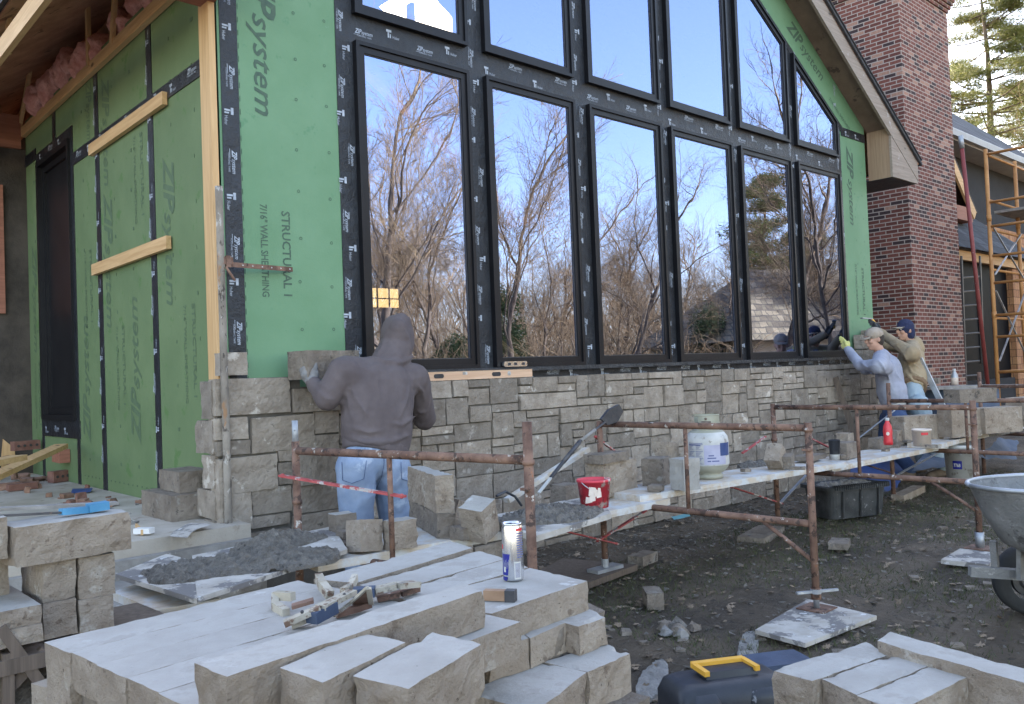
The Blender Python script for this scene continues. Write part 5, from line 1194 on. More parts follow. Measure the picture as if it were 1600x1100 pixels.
def cyl_patch(c, r, a0, a1, z0, z1, n=12):
    vs = []
    for k in range(n+1):
        a = a0+(a1-a0)*k/n; vs += [(c.x+cos(a)*r, c.y+sin(a)*r, c.z+z0), (c.x+cos(a)*r, c.y+sin(a)*r, c.z+z1)]
    return vs, [(2*k, 2*k+2, 2*k+3, 2*k+1) for k in range(n)]
g = MB(); g.lathe([(.1545, .10), (.156, .11), (.156, .265), (.149, .305), (.125, .336)], c, 40); slv = g.build('sleeve', 'white', pt, True)
g = MB(); g.add(*cyl_patch(c, .157, vb-.15, vb+.95, .11, .25)); g.build('lilac_panel', 'label_lilac', slv, True)
g = MB(); g.add(*cyl_patch(c, .1575, vb+.62, vb+1.3, .17, .262, 10)); g.build('blue_panel', 'label_blue', slv, True)
g = MB(); 
for i in range(3):
    for j in range(2):
        a0_ = vb-.95+j*.40; z = .115+i*.05
        g.add(*cyl_patch(c, .1578, a0_, a0_+.36, z, z+.002)); g.add(*cyl_patch(c, .1578, a0_, a0_+.36, z+.038, z+.042))
        for k in range(5): g.add(*cyl_patch(c, .1578, a0_+.02, a0_+.30-.04*(k*7 % 4), z+.007+k*.006, z+.0092+k*.006))
g.add(*cyl_patch(c, .1578, vb-.95, vb-.2, .262, .266))
def cyl_text(body, a0_, z, L, H):
    uv, fs = text_shape(body, 0, .02); g.add([(c.x+cos(a0_+u_*L/.158)*.158, c.y+sin(a0_+u_*L/.158)*.158, c.z+z+v*H) for u_, v in uv], fs)
for a_, b__, z in ((-.92, -.3, .248), (.0, .16, .13), (.2, .55, .13), (.0, .4, .152), (.05, .3, .17)): g.add(*cyl_patch(c, .1578, vb+a_, vb+b__, z, z+.009))
g.build('label_print', 'label_ink', slv)
# cup, bottle, small things on planks --------------------------------
p = at(1314, 719, Z=.595); c = V((p.x, p.y+.05, .597)); cu_ = empty('paper_cup', c, 'black cup with a white foot on the far plank', 'cup')
g = MB(); g.lathe([(0, .002), (.036, .0), (.038, .045)], c, 24); g.build('cup_base', 'white', cu_, True)
g = MB(); g.lathe([(.0382, .045), (.046, .16), (.048, .162), (.044, .163), (.04, .05)], c, 24); g.build('cup_body', 'black_plastic', cu_, True)
p = at(1388, 694, Z=.66); c = V((p.x, p.y, .655)); bo = empty('drink_bottle', c, 'red plastic bottle with a white cap standing in front of the worker in the cap', 'bottle')
g = MB(); g.lathe([(0, .0), (.038, .0), (.040, .03), (.036, .07), (.040, .12), (.034, .165), (.017, .2), (.016, .215)], c, 24); g.build('bottle_body', 'red_clean', bo, True)
g = MB(); g.lathe([(.018, .212), (.018, .236), (0, .238)], c, 16); g.build('cap', 'white', bo, True)
g = MB(); vb = math.atan2(CAM.y-c.y, CAM.x-c.x); 
n = 14; g.add([(c.x+cos(vb+cos(2*pi*k/n)*.35)*.0405, c.y+sin(vb+cos(2*pi*k/n)*.35)*.0405, c.z+.10+sin(2*pi*k/n)*.016) for k in range(n)], [tuple(range(n))]); g.build('round_emblem', 'cream', bo)
p = at(1492, 601, D=11); c = V(p); b2 = empty('water_bottle', c, 'clear bottle half full of tan liquid on the far table', 'bottle')
g = MB(); g.lathe([(0, 0), (.042, 0), (.044, .09)], c, 20); g.build('liquid', 'cream', b2, True)
g = MB(); g.lathe([(.0442, .09), (.042, .12), (.02, .165), (.018, .18)], c, 20); g.build('bottle_top', 'galv', b2, True)
g = MB(); g.lathe([(.02, .18), (.02, .205), (0, .206)], c, 14); g.build('cap', 'white', b2, True)
# mixing table at the right back
tp = [at(1436, 603, D=10.5), at(1567, 599, D=11.5)]
tb = empty('work_table', tp[0], 'board on grey sheeting behind the scaffold at the right, with a bottle on it', 'table')
g = MB(); g.bar(V(tp[0])+V((0, 0, -.03)), V(tp[1])+V((0, 0, -.03)), .5, .035); g.build('table_top', 'dry_mortar', tb)
g = MB(); d = V(tp[1])-V(tp[0]); a = V(tp[0])+d*.12+V((0, 0, -.36)); b_ = V(tp[0])+d*.75+V((0, 0, -.36)); g.bar(a, b_, .40, .6); g.build('sheeting', 'blue_tarp', tb)
a, b_ = at(1455, 603, D=10.4), at(1500, 603, D=11)
g = MB(); p = at(1462, 598, D=10.6); g.rock([V(p)+V(q) for q in ((-.05, -.05, -.01), (.05, -.05, -.01), (.05, .05, -.01), (-.05, .05, -.01), (-.05, -.05, .06), (.05, -.05, .06), (.05, .05, .06), (-.05, .05, .06))], .03, .01); thing('limestone_block', g, 'block_dark', 'small stone lying on the far table behind the jacketed worker', 'stone block')
# ---------------------------------------------------------------- leaning pieces
g = MB(); g.bar(at(1305, 589, Y=-.16), at(1340, 694, Y=-.45), .012, .075, (0, 1, 0)); thing('timber_offcut', g, 'old_wood', 'dark timber offcut leaning against the stone veneer behind the cup', 'board')
g = MB(); g.bar(at(1437, 560, Y=-.9), at(1477, 642, Y=-1.15), .03, .06, (0, 1, 0)); thing('metal_level', g, 'galv', 'grey metal straightedge leaning behind the jacketed worker', 'straightedge')
# tub, tarp ------------------------------------------------------
p = at(1348, 806, Z=0); c = V((p.x, p.y+.16, 0)); mt = empty('mortar_tub', c, 'upturned black mortar tub with a ribbed rim on the mud', 'tub')
Rz = Matrix.Rotation(R(-22), 3, 'Z')
def rr(L, W, z, r=.08, n=5):
    out = []
    for sx, sy, a0 in ((1, 1, 0), (-1, 1, 90), (-1, -1, 180), (1, -1, 270)):
        for k in range(n+1): a = R(a0+90*k/n); out.append(c+Rz @ V((sx*(L/2-r)+cos(a)*r, sy*(W/2-r)+sin(a)*r, z)))
    return out
def loft(mb, loops, cap=True):
    n = len(loops[0]); vs = [p_ for l in loops for p_ in l]
    fs = [(i*n+k, i*n+(k+1) % n, (i+1)*n+(k+1) % n, (i+1)*n+k) for i in range(len(loops)-1) for k in range(n)]
    if cap: fs.append(tuple((len(loops)-1)*n+k for k in range(n)))
    mb.add(vs, fs)
g = MB(); loft(g, [rr(.60, .36, 0), rr(.64, .40, .25), rr(.70, .46, .255), rr(.70, .46, .285), rr(.64, .40, .29), rr(.58, .34, .27)]); g.build('tub_body', 'tub_plastic', mt)
g = MB()
for k in range(26): q = c+Rz @ V((-.30+k*.024, -.233, .262)); g.bar(q, q+Rz @ V((0, .0, .04)), .008, .008, (0, 1, 0)); g.bar(q+Rz @ V((0, 0, .035)), q+Rz @ V((.0, .05, .038)), .008, .006)
g.build('rim_ribs', 'tub_plastic', mt)
g = MB()
for k in (-.2, 0, .2): q = c+Rz @ V((k, -.198, .01)); g.bar(q, q+Rz @ V((0, -.012, .24)), .018, .012, (0, 1, 0))
g.build('wall_ribs', 'tub_plastic', mt)
g = MB(); cc = [at(1300, 783, Y=-.9)]; 
heap('mortar_crust', (c.x, c.y, .272), .30, .17, .05, 'dry_mortar', 'crust of dried mortar in the black tub', 'mortar', R(-22), 11, 30)
def sheet(name, pts, mat, label, amp=.03, n=14, cat='tarp'):
    bl, br, fr_, fl = [V(p_) for p_ in pts]; vs = []
    for j in range(n+1):
        for i in range(n+1):
            u_, v = i/n, j/n; p_ = (bl*(1-u_)+br*u_)*(1-v)+(fl*(1-u_)+fr_*u_)*v
            vs.append(p_+noise.noise_vector(p_*5)*amp)
    g = MB(); g.add(vs, [(j*(n+1)+i, j*(n+1)+i+1, (j+1)*(n+1)+i+1, (j+1)*(n+1)+i) for j in range(n) for i in range(n)])
    return thing(name, g, mat, label, cat, smooth=True)
sheet('tarp', [at(1445, 702, Y=-.9), at(1500, 695, Y=-.9), at(1500, 728, Y=-1.3), at(1425, 735, Y=-1.3)], 'blue_tarp', 'blue grey sheet draped beneath the far plank')
sheet('tarp', [at(1560, 683, Y=-1.2), at(1590, 690, Y=-1.2), at(1588, 718, Y=-1.5), at(1530, 715, Y=-1.5)], 'blue_tarp', 'second blue grey sheet hanging under the right edge plank')
sheet('tarp', [at(1048, 806, Y=-.35), at(1078, 802, Y=-.3), at(1080, 808, Y=-.4), at(1052, 812, Y=-.45)], 'turq', 'turquoise scrap of tarp on the mud by the foot of the wall', .02)
sheet('tarp', [at(1330, 725, Y=-.6), at(1420, 712, Y=-.6), at(1400, 770, Y=-1.0), at(1330, 770, Y=-.9)], 'label_blue', 'dark blue sheet in the shade under the far plank', .03)
# ---------------------------------------------------------------- toolbox
zT = .30; c = V(at(1128, 1075, Z=zT)); c.z = 0; tb = empty('toolbox', (c.x, c.y, 0), 'black toolbox with a yellow folding handle beside the right front pile', 'toolbox')
fa_, fb_ = V(at(1045, 1065, Z=.25)), V(at(1205, 1045, Z=.25)); ax = (fb_-fa_); ax.z = 0; ax.normalize(); ay = V((-ax.y, ax.x, 0)); c0 = V(((fa_.x+fb_.x)/2, (fa_.y+fb_.y)/2, 0))-ay*.02
def tbx(x, y, z): return c0+ax*x+ay*y+V((0, 0, z))
def rloop(x0, x1, y0, y1, z, r=.02): 
    out = []
    for sx, sy, a0 in ((x1-r, y1-r, 0), (x0+r, y1-r, 90), (x0+r, y0+r, 180), (x1-r, y0+r, 270)):
        for k in range(5): a = R(a0+22.5*k); out.append(tbx(sx+cos(a)*r, sy+sin(a)*r, z))
    return out
hw = .215
g = MB(); loft(g, [rloop(-hw, hw, -.11, .11, .01), rloop(-hw, hw, -.115, .115, .15)]); g.build('lower_box', 'yellow', tb)
g = MB(); loft(g, [rloop(-hw-.008, hw+.008, -.12, .12, .14, .03), rloop(-hw-.008, hw+.008, -.12, .12, .20, .03), rloop(-hw+.005, hw-.005, -.10, .10, .245, .035), rloop(-hw+.03, hw-.03, -.075, .075, .262, .04)]); lid = g.build('lid', 'black_plastic', tb, True)
g = MB(); g.hexa([tbx(-.09, -.045, .255), tbx(.12, -.045, .255), tbx(.12, .045, .255), tbx(-.09, .045, .255), tbx(-.08, -.035, .285), tbx(.11, -.035, .285), tbx(.11, .035, .285), tbx(-.08, .035, .285)]); g.build('handle_well', 'black_plastic', lid)
g = MB(); g.bar(tbx(-.10, .05, .288), tbx(.11, .05, .288), .028, .02); g.bar(tbx(-.095, .055, .288), tbx(-.085, -.05, .285), .02, .018); g.bar(tbx(.105, .055, .288), tbx(.115, -.05, .285), .02, .018); g.build('handle', 'yellow', lid)
for sx in (-.12, .1): 
    g = MB(); loft(g, [rloop(sx-.055, sx+.055, -.125, -.09, .145, .012), rloop(sx-.055, sx+.055, -.128, -.06, .20, .012), rloop(sx-.04, sx+.04, -.11, -.05, .235, .012)]); g.build('latch', 'black_plastic', tb, True)
g = MB(); pA = V(at(1195, 1028, Z=.22)); g = MB(); c1_ = V(at(1210, 1030, Z=.20)); M_ = c1_
g.rock([(M_+ax*x+ay*y+V((0, 0, z))) for x, y, z in ((-.12, -.07, -.2), (.14, -.07, -.2), (.14, .09, -.2), (-.12, .09, -.2), (-.12, -.07, 0), (.14, -.07, 0), (.14, .09, 0), (-.12, .09, 0))], .05, .003, 1, 4)
thing('tool_case', g, 'navy_grip', 'dusty navy case with mortar dust behind the toolbox', 'case')
# ---------------------------------------------------------------- wheelbarrow
Dw = 3.9
def wbp(x, y, d=Dw): return V(at(x, y, D=d))
rim_c = wbp(1680, 800, 4.1); rim_c.z = .60
wbw = empty('wheelbarrow', (rim_c.x, rim_c.y, 0), 'galvanised wheelbarrow crusted with mortar, cut by the right edge', 'wheelbarrow')
e1 = wbp(1517, 760, 4.15)                     # left tip of the rim
d_ = V((rim_c.x-e1.x, rim_c.y-e1.y, 0)); Lr = d_.length; d_.normalize(); n_ = V((-d_.y, d_.x, 0))
zr = e1.z
def tray(f, z, n=28, s1=1): return [V((rim_c.x, rim_c.y, 0))+d_*(-cos(2*pi*k/n)*Lr*f*s1)+n_*(sin(2*pi*k/n)*.34*f)+V((0, 0, z-.04*(1+cos(2*pi*k/n))*0)) for k in range(n)]
g = MB(); loops = [tray(.45, zr-.34), tray(.70, zr-.28), tray(.86, zr-.15), tray(.97, zr-.02), tray(1.0, zr), tray(.985, zr+.006), tray(.955, zr-.02), tray(.85, zr-.13), tray(.68, zr-.22), tray(.2, zr-.24)]
loft(g, loops)
M['barrow'] = pmat('mortar_crusted_steel', (.16, .155, .148), (.26, .252, .24), 7, .85, bump=1, bscale=35, bdist=.02, spots=[((.10, .095, .09), 9, .60), ((.36, .35, .33), 12, .62)])
g.build('tray', 'barrow', wbw, True)
g = MB(); l = tray(1.0, zr+.004); g.tube(l+[l[0]], .011, 8); g.build('rim', 'galv', wbw, True)
g = MB(); p = V(at(1608, 905, Z=.19)); wc = V((p.x, p.y, .19)); axd = n_
def disc(r0, w0, r1, w1, mat, nm, par):
    g = MB(); q = axd.to_track_quat('Z', 'Y').to_matrix(); g.lathe([(r0*.62, -w0), (r0*.9, -w0), (r0, -w0*.5), (r0, w0*.5), (r0*.9, w0), (r0*.62, w0), (r0*.6, 0), (r0*.62, -w0)], wc, 36, q); return g.build(nm, mat, par, True)
wheel = disc(.185, .045, 0, 0, 'rubber', 'wheel', wbw)
g = MB(); q = axd.to_track_quat('Z', 'Y').to_matrix(); g.lathe([(0, -.03), (.05, -.03), (.06, -.015), (.09, -.012), (.094, .012), (.06, .015), (.05, .03), (0, .03)], wc, 24, q); g.build('rim', 'steel_dark', wheel)
g = MB(); g.bar(wbp(1515, 892, 4.3), wbp(1700, 905, 4.2), .05, .05); g.bar(wbp(1552, 845, 4.3), wbp(1556, 895, 4.3), .03, .03, (0, 1, 0)); g.bar(wbp(1594, 840, 4.2), wbp(1594, 905, 4.2), .05, .02, (0, 1, 0)); g.build('undercarriage', 'barrow', wbw)
# ---------------------------------------------------------------- slab litter
rnd.seed(21)
for i in range(46):
    y = rnd.uniform(3.2, 4.55); x = rnd.uniform(-1.6, -.08)
    if i > 34: x = rnd.uniform(-.5, -.05); y = rnd.uniform(1.2, 3.2)
    s_ = rnd.uniform(.03, .12) if i <= 34 else rnd.uniform(.02, .05); hh = rnd.uniform(.02, .07)
    lvl = .58+(max(0, (y-3.7))*.30*rnd.random() if i <= 34 else 0)
    a = rnd.uniform(0, 3); m = Matrix.Translation((x, y, lvl)) @ Matrix.Rotation(a, 4, 'Z') @ Matrix.Rotation(rnd.uniform(-.4, .4), 4, 'X')
    g = MB(); g.rock([m @ V(v) for v in ((-s_, -s_*.5, 0), (s_, -s_*.5, 0), (s_, s_*.5, 0), (-s_, s_*.5, 0), (-s_, -s_*.5, hh), (s_, -s_*.5, hh), (s_, s_*.5, hh), (-s_, s_*.5, hh))], .04, .012, 1, i)
    thing('rubble_piece', g, 'rubble' if i % 3 else 'red_brick', 'broken masonry rubble on the slab below the black side window', 'rubble', 'rubble on the slab')
for (px_, py_, lab) in ((98, 765, 'red clay brick lying flat on the slab'), (238-140, 757, None), (215, 750, None)):
    pass
def hbrick(px_, py_, z, rot, label, L=.2, H=.065):
    p = at(px_, py_, Z=z); root = empty('clay_brick', (p.x, p.y, z), label, 'brick'); Rm = Matrix.Translation(p) @ Matrix.Rotation(rot, 4, 'Z')
    g = MB(); g.rock([Rm @ V(v) for v in ((-L/2, -.045, 0), (L/2, -.045, 0), (L/2, .045, 0), (-L/2, .045, 0), (-L/2, -.045, H), (L/2, -.045, H), (L/2, .045, H), (-L/2, .045, H))], .04, .003, 1, px_); g.build('brick_body', 'red_brick', root)
    g = MB()
    for k in range(4): a = Rm @ V((-L/2+.035+k*(L-.07)/3, -.051, H/2)); b_ = Rm @ V((-L/2+.035+k*(L-.07)/3, -.046, H/2)); g.tube([a, b_], .013, 10)
    g.build('core_hole', 'dark', root)
hbrick(97, 752, .585, .35, 'cored clay brick on the slab below the tall black window', .22, .10)
hbrick(40, 703, .85, .2, 'cored clay brick on top of the rubble at the far left', .24, .09)
g = MB(); p = at(35, 765, Z=.585); g.rock([p+V(v) for v in ((-.11, -.05, 0), (.11, -.04, 0), (.11, .05, 0), (-.11, .05, 0), (-.11, -.05, .055), (.11, -.04, .055), (.11, .05, .055), (-.11, .05, .055))], .04, .003); thing('clay_brick', g, 'red_brick', 'flat clay brick on the dusty slab at the left', 'brick')
g = MB(); g.bar(at(-20, 750, Y=1.9), at(96, 697, Y=3.0), .11, .04); thing('timber_board', g, 'pine_y', 'long pale timber sloping up from the left edge to the side wall', 'board')
g = MB(); g.bar(at(-20, 725, Y=1.7), at(30, 715, Y=2.0), .12, .04); thing('timber_board', g, 'pine_x', 'short timber lying across the long sloping timber', 'board')
g = MB(); a = at(96, 712, X=-.05); g.box(-.09, -.004, a.y-.10, a.y+.16, a.z-.06, a.z+.06); thing('timber_block', g, 'redwood', 'reddish block fixed under the tall black window holding the sloping timber', 'wood block')
# small litter on the slab
a = at(226, 835, Z=.585); g = MB(); g.bar(a+V((-.03, .05, .02)), a+V((.03, -.03, .02)), .05, .03); thing('small_box', g, 'cardboard', 'small white and red carton on the edge of the slab', 'carton')
g = MB(); g.bar(a+V((.0, -.012, .018)), a+V((.032, -.05, .018)), .052, .024); bpy.data.meshes
g = MB(); g.bar(at(213, 822, Z=.60), at(222, 832, Z=.60), .012, .03); thing('wood_splinter', g, 'pine_x', 'pale wood splinter beside the small carton', 'splinter')
sheet('paper_scrap', [at(300, 815, Z=.60), at(328, 820, Z=.61), at(290, 840, Z=.59), at(262, 838, Z=.60)], 'ply', 'crumpled sheet of dusty paper at the slab edge by the corner', .02, 8, 'paper')
sheet('cloth_scrap', [at(112, 762, Z=.62), at(142, 760, Z=.62), at(140, 769, Z=.59), at(113, 771, Z=.59)], 'label_blue', 'blue cloth scrap on the slab below the window', .03, 6, 'cloth')
rnd.seed(8)
for i in range(26):
    p = at(rnd.uniform(90, 300), rnd.uniform(770, 835), Z=.582); s_ = rnd.uniform(.012, .04)
    if p.x > -.05: continue
    g = MB(); a = rnd.uniform(0, 3); g.rock([V((p.x, p.y, .579))+Matrix.Rotation(a, 3, 'Z') @ V(v) for v in ((-s_, -s_*.4, 0), (s_, -s_*.3, 0), (s_, s_*.4, 0), (-s_, s_*.4, 0), (-s_, -s_*.4, .012), (s_, -s_*.3, .01), (s_, s_*.4, .012), (-s_, s_*.4, .015))], .03, .006, 1, i)
    thing('debris_chip', g, 'rubble' if i % 2 else 'dry_mortar', 'small chip of debris scattered on the dusty slab', 'debris', 'chips on the slab')
# ---------------------------------------------------------------- people
def hand(mb, w_, d, palm_n, side, r=1.0, curl=.5):
    """palm from wrist w_ along d, palm facing palm_n, thumb on `side`"""
    w_, d, pn, sd_ = V(w_), V(d).normalized(), V(palm_n).normalized(), V(side).normalized()
    limb(mb, [w_-d*.03, w_+d*.01], [.027*r, .027*r], 12)
    limb(mb, [w_+d*.01, w_+d*.05, w_+d*.085], [(.030*r, .017*r, sd_), (.040*r, .016*r, sd_), (.040*r, .013*r, sd_)], 14)
    for k, (off, L) in enumerate(((.028, .075), (.0095, .083), (-.0095, .078), (-.027, .062))):
        a = w_+d*.085+sd_*off; c1_ = curl*(.8+.1*k); d1 = (d*cos(c1_*.5)+pn*sin(c1_*.5)); d2 = (d*cos(c1_*1.2)+pn*sin(c1_*1.2)); d3 = d*cos(c1_*1.8)+pn*sin(c1_*1.8)
        p1 = a+d1*L*.45; p2 = p1+d2*L*.32; p3 = p2+d3*L*.23
        limb(mb, [a-d*.01, p1, p2, p3], [.0098*r, .0092*r, .0084*r, .0075*r], 9)
    a = w_+d*.025+sd_*.030; p1 = a+(d*.6+sd_*.8).normalized()*.038; p2 = p1+(d*.9+sd_*.3+pn*.35).normalized()*.030; p3 = p2+(d+pn*.4).normalized()*.022
    limb(mb, [a-sd_*.015, p1, p2, p3], [.016*r, .012*r, .0105*r, .009*r], 9)
def surf(px_, py_, Y0, ob, off=.004):
    """point on ob hit by the line of sight through that pixel"""
    o = CAM-wl(ob); d = (V(at(px_, py_, Y=Y0))-CAM).normalized(); ok, loc, nr, _ = ob.ray_cast(o, d)
    return (loc+nr*off+wl(ob)) if ok else V(at(px_, py_, Y=Y0))
def person(label, J, mats, cap_=None, hooded=False, vox=.011, glove='glove_grey', face=True, jacket=False, build_=1.0, A_=.9, folds=()):
    J = {k: V(v) for k, v in J.items()}
    f = J['face'].normalized(); sd_ = (J['shR']-J['shL']); sd_.z = 0; sd_.normalize(); hs = J['hipR']-J['hipL']; hs.z = 0; hs.normalize()
    feet = (J['anL']+J['anR'])/2; root = empty('person', (feet.x, feet.y, 0), label, 'person')
    up_ = (J['neck']-J['hip']).normalized(); B = build_
    # body: one continuous mesh
    b = MB()
    hc = J['head']; hr = f.cross(V((0, 0, 1))).normalized(); hu = hr.cross(f).normalized()
    def hp(a, u_, s_=0): return hc+f*a+hu*u_+hr*s_
    limb(b, [J['neck'], hc-hu*.05-f*.01], [.058, .056])
    ell(b, hp(-.015, .03), .076, .095, .10, hr); ell(b, hp(.02, -.035), .058, .07, .075, hr)
    limb(b, [hp(.06, -.09), hp(.03, -.08)], [.024, .04])                          # chin
    limb(b, [hp(.085, .03), hp(.112, -.008), hp(.095, -.022)], [.012, .016, .016], 8)    # nose
    b.sphere(hp(.088, -.052), .017, 10, 8, (1, 1, .55)); b.sphere(hp(.088, -.062), .016, 10, 8, (1, 1, .5))   # lips
    limb(b, [hp(.084, .045, -.035), hp(.090, .047, 0), hp(.084, .045, .035)], [.012, .012, .012], 8)  # brow
    for s_ in (-1, 1): b.sphere(hp(.068, -.012, s_*.042), .024); b.sphere(hp(-.01, -.005, s_*.077), .022, 10, 8, (.5, 1, 1.3))
    limb(b, [J['hip'], (J['hip']+J['chest'])/2, J['chest'], J['neck']-up_*.05], [(.13*B, .085*B, hs), (.13*B, .09*B, sd_), (.15*B, .10*B, sd_), (.10*B, .07*B, sd_)], 18)
    for s_ in 'LR':
        limb(b, [J['chest']+(J['sh'+s_]-J['chest'])*.4, J['sh'+s_], J['el'+s_], J['wr'+s_]], [.075, .056, .042, .028])
        hd = J['hand'+s_]-J['wr'+s_]; hand(b, J['wr'+s_], hd, J['palm'+s_], J['thumb'+s_], .86, J.get('curl', V((.5, 0, 0))).x)
        limb(b, [J['hip'+s_], J['kn'+s_], J['an'+s_]], [.085, .056, .04]); limb(b, [J['an'+s_]+V((0, 0, -.03)), J['toe'+s_]], [.04, .034])
    body = organic(b, 'body', 'skin', root, .0085, 3)
    if face:
        g = MB()
        for s_ in (-1, 1): g.sphere(hp(.080, .022, s_*.033), .0125, 10, 8)
        g.build('eyes', 'white', root, True)
        g = MB()
        for s_ in (-1, 1): g.sphere(hp(.089, .022, s_*.034), .0058, 8, 6); limb(g, [hp(.093, .047, s_*.018), hp(.088, .050, s_*.05)], [.004, .003], 6)
        g.build('eyebrows', 'hair', root, True)
        g = MB(); ell(g, hp(-.035, .025), .080, .085, .10, hr); ell(g, hp(-.05, -.02), .070, .055, .075, hr); organic(g, 'hair', 'hair', root, .009, 2, .002, 40)
    # top
    t = MB(); ck = J['chest']; wv = (J['hip']+ck)/2
    bk = -J['face']; 
    limb(t, [J['hem']-up_*.045, J['hem']+up_*.09, wv+up_*.02, ck, J['neck']-up_*.045], [(.186*B, .142*B, hs), (.212*B, .158*B, hs), (.212*B, .15*B, sd_), (.225*B, .142*B, sd_), (.12*B, .095*B, sd_)], 22, (0,))
    for s_ in 'LR':
        limb(t, [ck+(J['sh'+s_]-ck)*.45, J['sh'+s_], (J['sh'+s_]+J['el'+s_])/2, J['el'+s_]], [.11*A_, .092*A_, .080*A_, .070*A_]); limb(t, [J['el'+s_], J['el'+s_]+(J['wr'+s_]-J['el'+s_])*.88], [.070*A_, .05])
        limb(t, [J['neck']-up_*.035, J['sh'+s_]], [.085*B, .088*B])
    if hooded:
        limb(t, [J['neck']-up_*.04, hc-hu*.03-f*.02], [.12, .108]); ell(t, hp(-.02, .03), .112, .135, .138, hr); limb(t, [hp(-.10, .05), hp(-.05, .105, .03), hp(.06, .09, .02)], [.07, .068, .06]); ell(t, hp(.045, -.0), .098, .085, .118, hr)
    elif jacket:
        limb(t, [J['neck']-f*.07+V((0, 0, .02)), J['neck']-f*.11+V((0, 0, -.06))], [.075, .07]); limb(t, [J['neck']-sd_*.09, J['neck']-f*.09, J['neck']+sd_*.09], [.045, .06, .045])
    top = organic(t, 'sweatshirt' if not jacket else 'jacket', mats[0], root, vox, 3, .012, 6)
    if folds:
        bpy.context.view_layer.update(); nt_ = len(t.v)
        for pts, r_ in folds:
            q = []
            for i in range(len(pts)-1):
                for k in range(4): q.append(surf(pts[i][0]*(1-k/4)+pts[i+1][0]*k/4, pts[i][1]*(1-k/4)+pts[i+1][1]*k/4, J['chest'].y, top, r_*.15))
            q.append(surf(*pts[-1], J['chest'].y, top, r_*.15)); m_ = len(q)
            t.tube(q, [r_*(.35+.65*sin(pi*i/(m_-1))) for i in range(m_)], 8)
        organic(t, 'sweatshirt' if not jacket else 'jacket', mats[0], root, vox*.95, 2, .006, 9, reuse=top)
    g = MB(); limb(g, [J['hem']-up_*.055, J['hem']+up_*.01], [(.186*B, .142*B, hs), (.197*B, .152*B, hs)], 24, (0, 1))
    organic(g, 'waistband', mats[2], top, .011, 3, .002, 30, (3, 3, .2))
    for s_ in 'LR':
        d = (J['wr'+s_]-J['el'+s_]).normalized(); g = MB(); limb(g, [J['wr'+s_]-d*.055, J['wr'+s_]+d*.0], [.047, .040], 14); g.build('cuff', mats[2], top, True)
    # trousers
    t = MB(); limb(t, [J['hem']+V((0, 0, .03)), (J['hem']+J['hip'])/2, J['hip']-V((0, 0, .05))], [(.135*B, .09*B, hs), (.155*B, .108*B, hs), (.165*B, .122*B, hs)], 22)
    for s_ in 'LR': limb(t, [J['hip'+s_], J['hip'+s_]+(J['kn'+s_]-J['hip'+s_])*.45, J['kn'+s_], J['an'+s_]+V((0, 0, .04))], [.112*B, .100*B, .082*B, .072*B]); limb(t, [J['hip'+s_]-f*.05+V((0, 0, -.0)), J['hip'+s_]-f*.04+V((0, 0, -.09))], [.088*B, .075*B])
    tr = organic(t, 'jeans', mats[1], root, .012, 4, .006, 8, (1, 1, .8))
    for s_ in 'LR':
        g = MB(); limb(g, [J['an'+s_]+V((0, 0, .05)), J['an'+s_]-V((0, 0, .03)), J['toe'+s_]], [.056, .055, .045]); organic(g, 'boot', 'shoe', root, .011, 2)
        g = MB(); hd = J['hand'+s_]-J['wr'+s_]; hand(g, J['wr'+s_], hd, J['palm'+s_], J['thumb'+s_], 1.42, J.get('curl', V((.5, 0, 0))).x); organic(g, 'glove', glove, root, .0042, 1, .0012, 60)
    return root, hp, f, hr, hu, tr, top
Zv = V((0, 0, 1))
# worker 1: from behind, charcoal hood
def A(x, y, Y): return V(at(x, y, Y=Y))
J = dict(head=A(620, 533, -.50), neck=A(602, 572, -.56), chest=A(592, 607, -.60), hip=A(584, 700, -.66), shL=A(537, 582, -.58), shR=A(647, 592, -.58),
         elL=A(512, 622, -.55), wrL=A(488, 598, -.40), handL=A(478, 566, -.34), elR=A(664, 655, -.44), wrR=A(658, 640, -.24), handR=A(645, 622, -.17),
         hipL=A(557, 728, -.66), hipR=A(611, 729, -.66), knL=A(558, 850, -.62), knR=A(622, 850, -.60), hem=A(587, 697, -.64), face=(.48, .82, -.30),
         palmL=(.7, .6, .2), thumbL=(.5, -.2, .8), palmR=(-.5, .8, .1), thumbR=(-.3, 0, 1))
J['anL'] = V((J['knL'].x-.0, J['knL'].y-.04, .10)); J['anR'] = V((J['knR'].x+.02, J['knR'].y-.02, .10)); J['toeL'] = J['anL']+V((-.02, .20, -.06)); J['toeR'] = J['anR']+V((.06, .19, -.06))
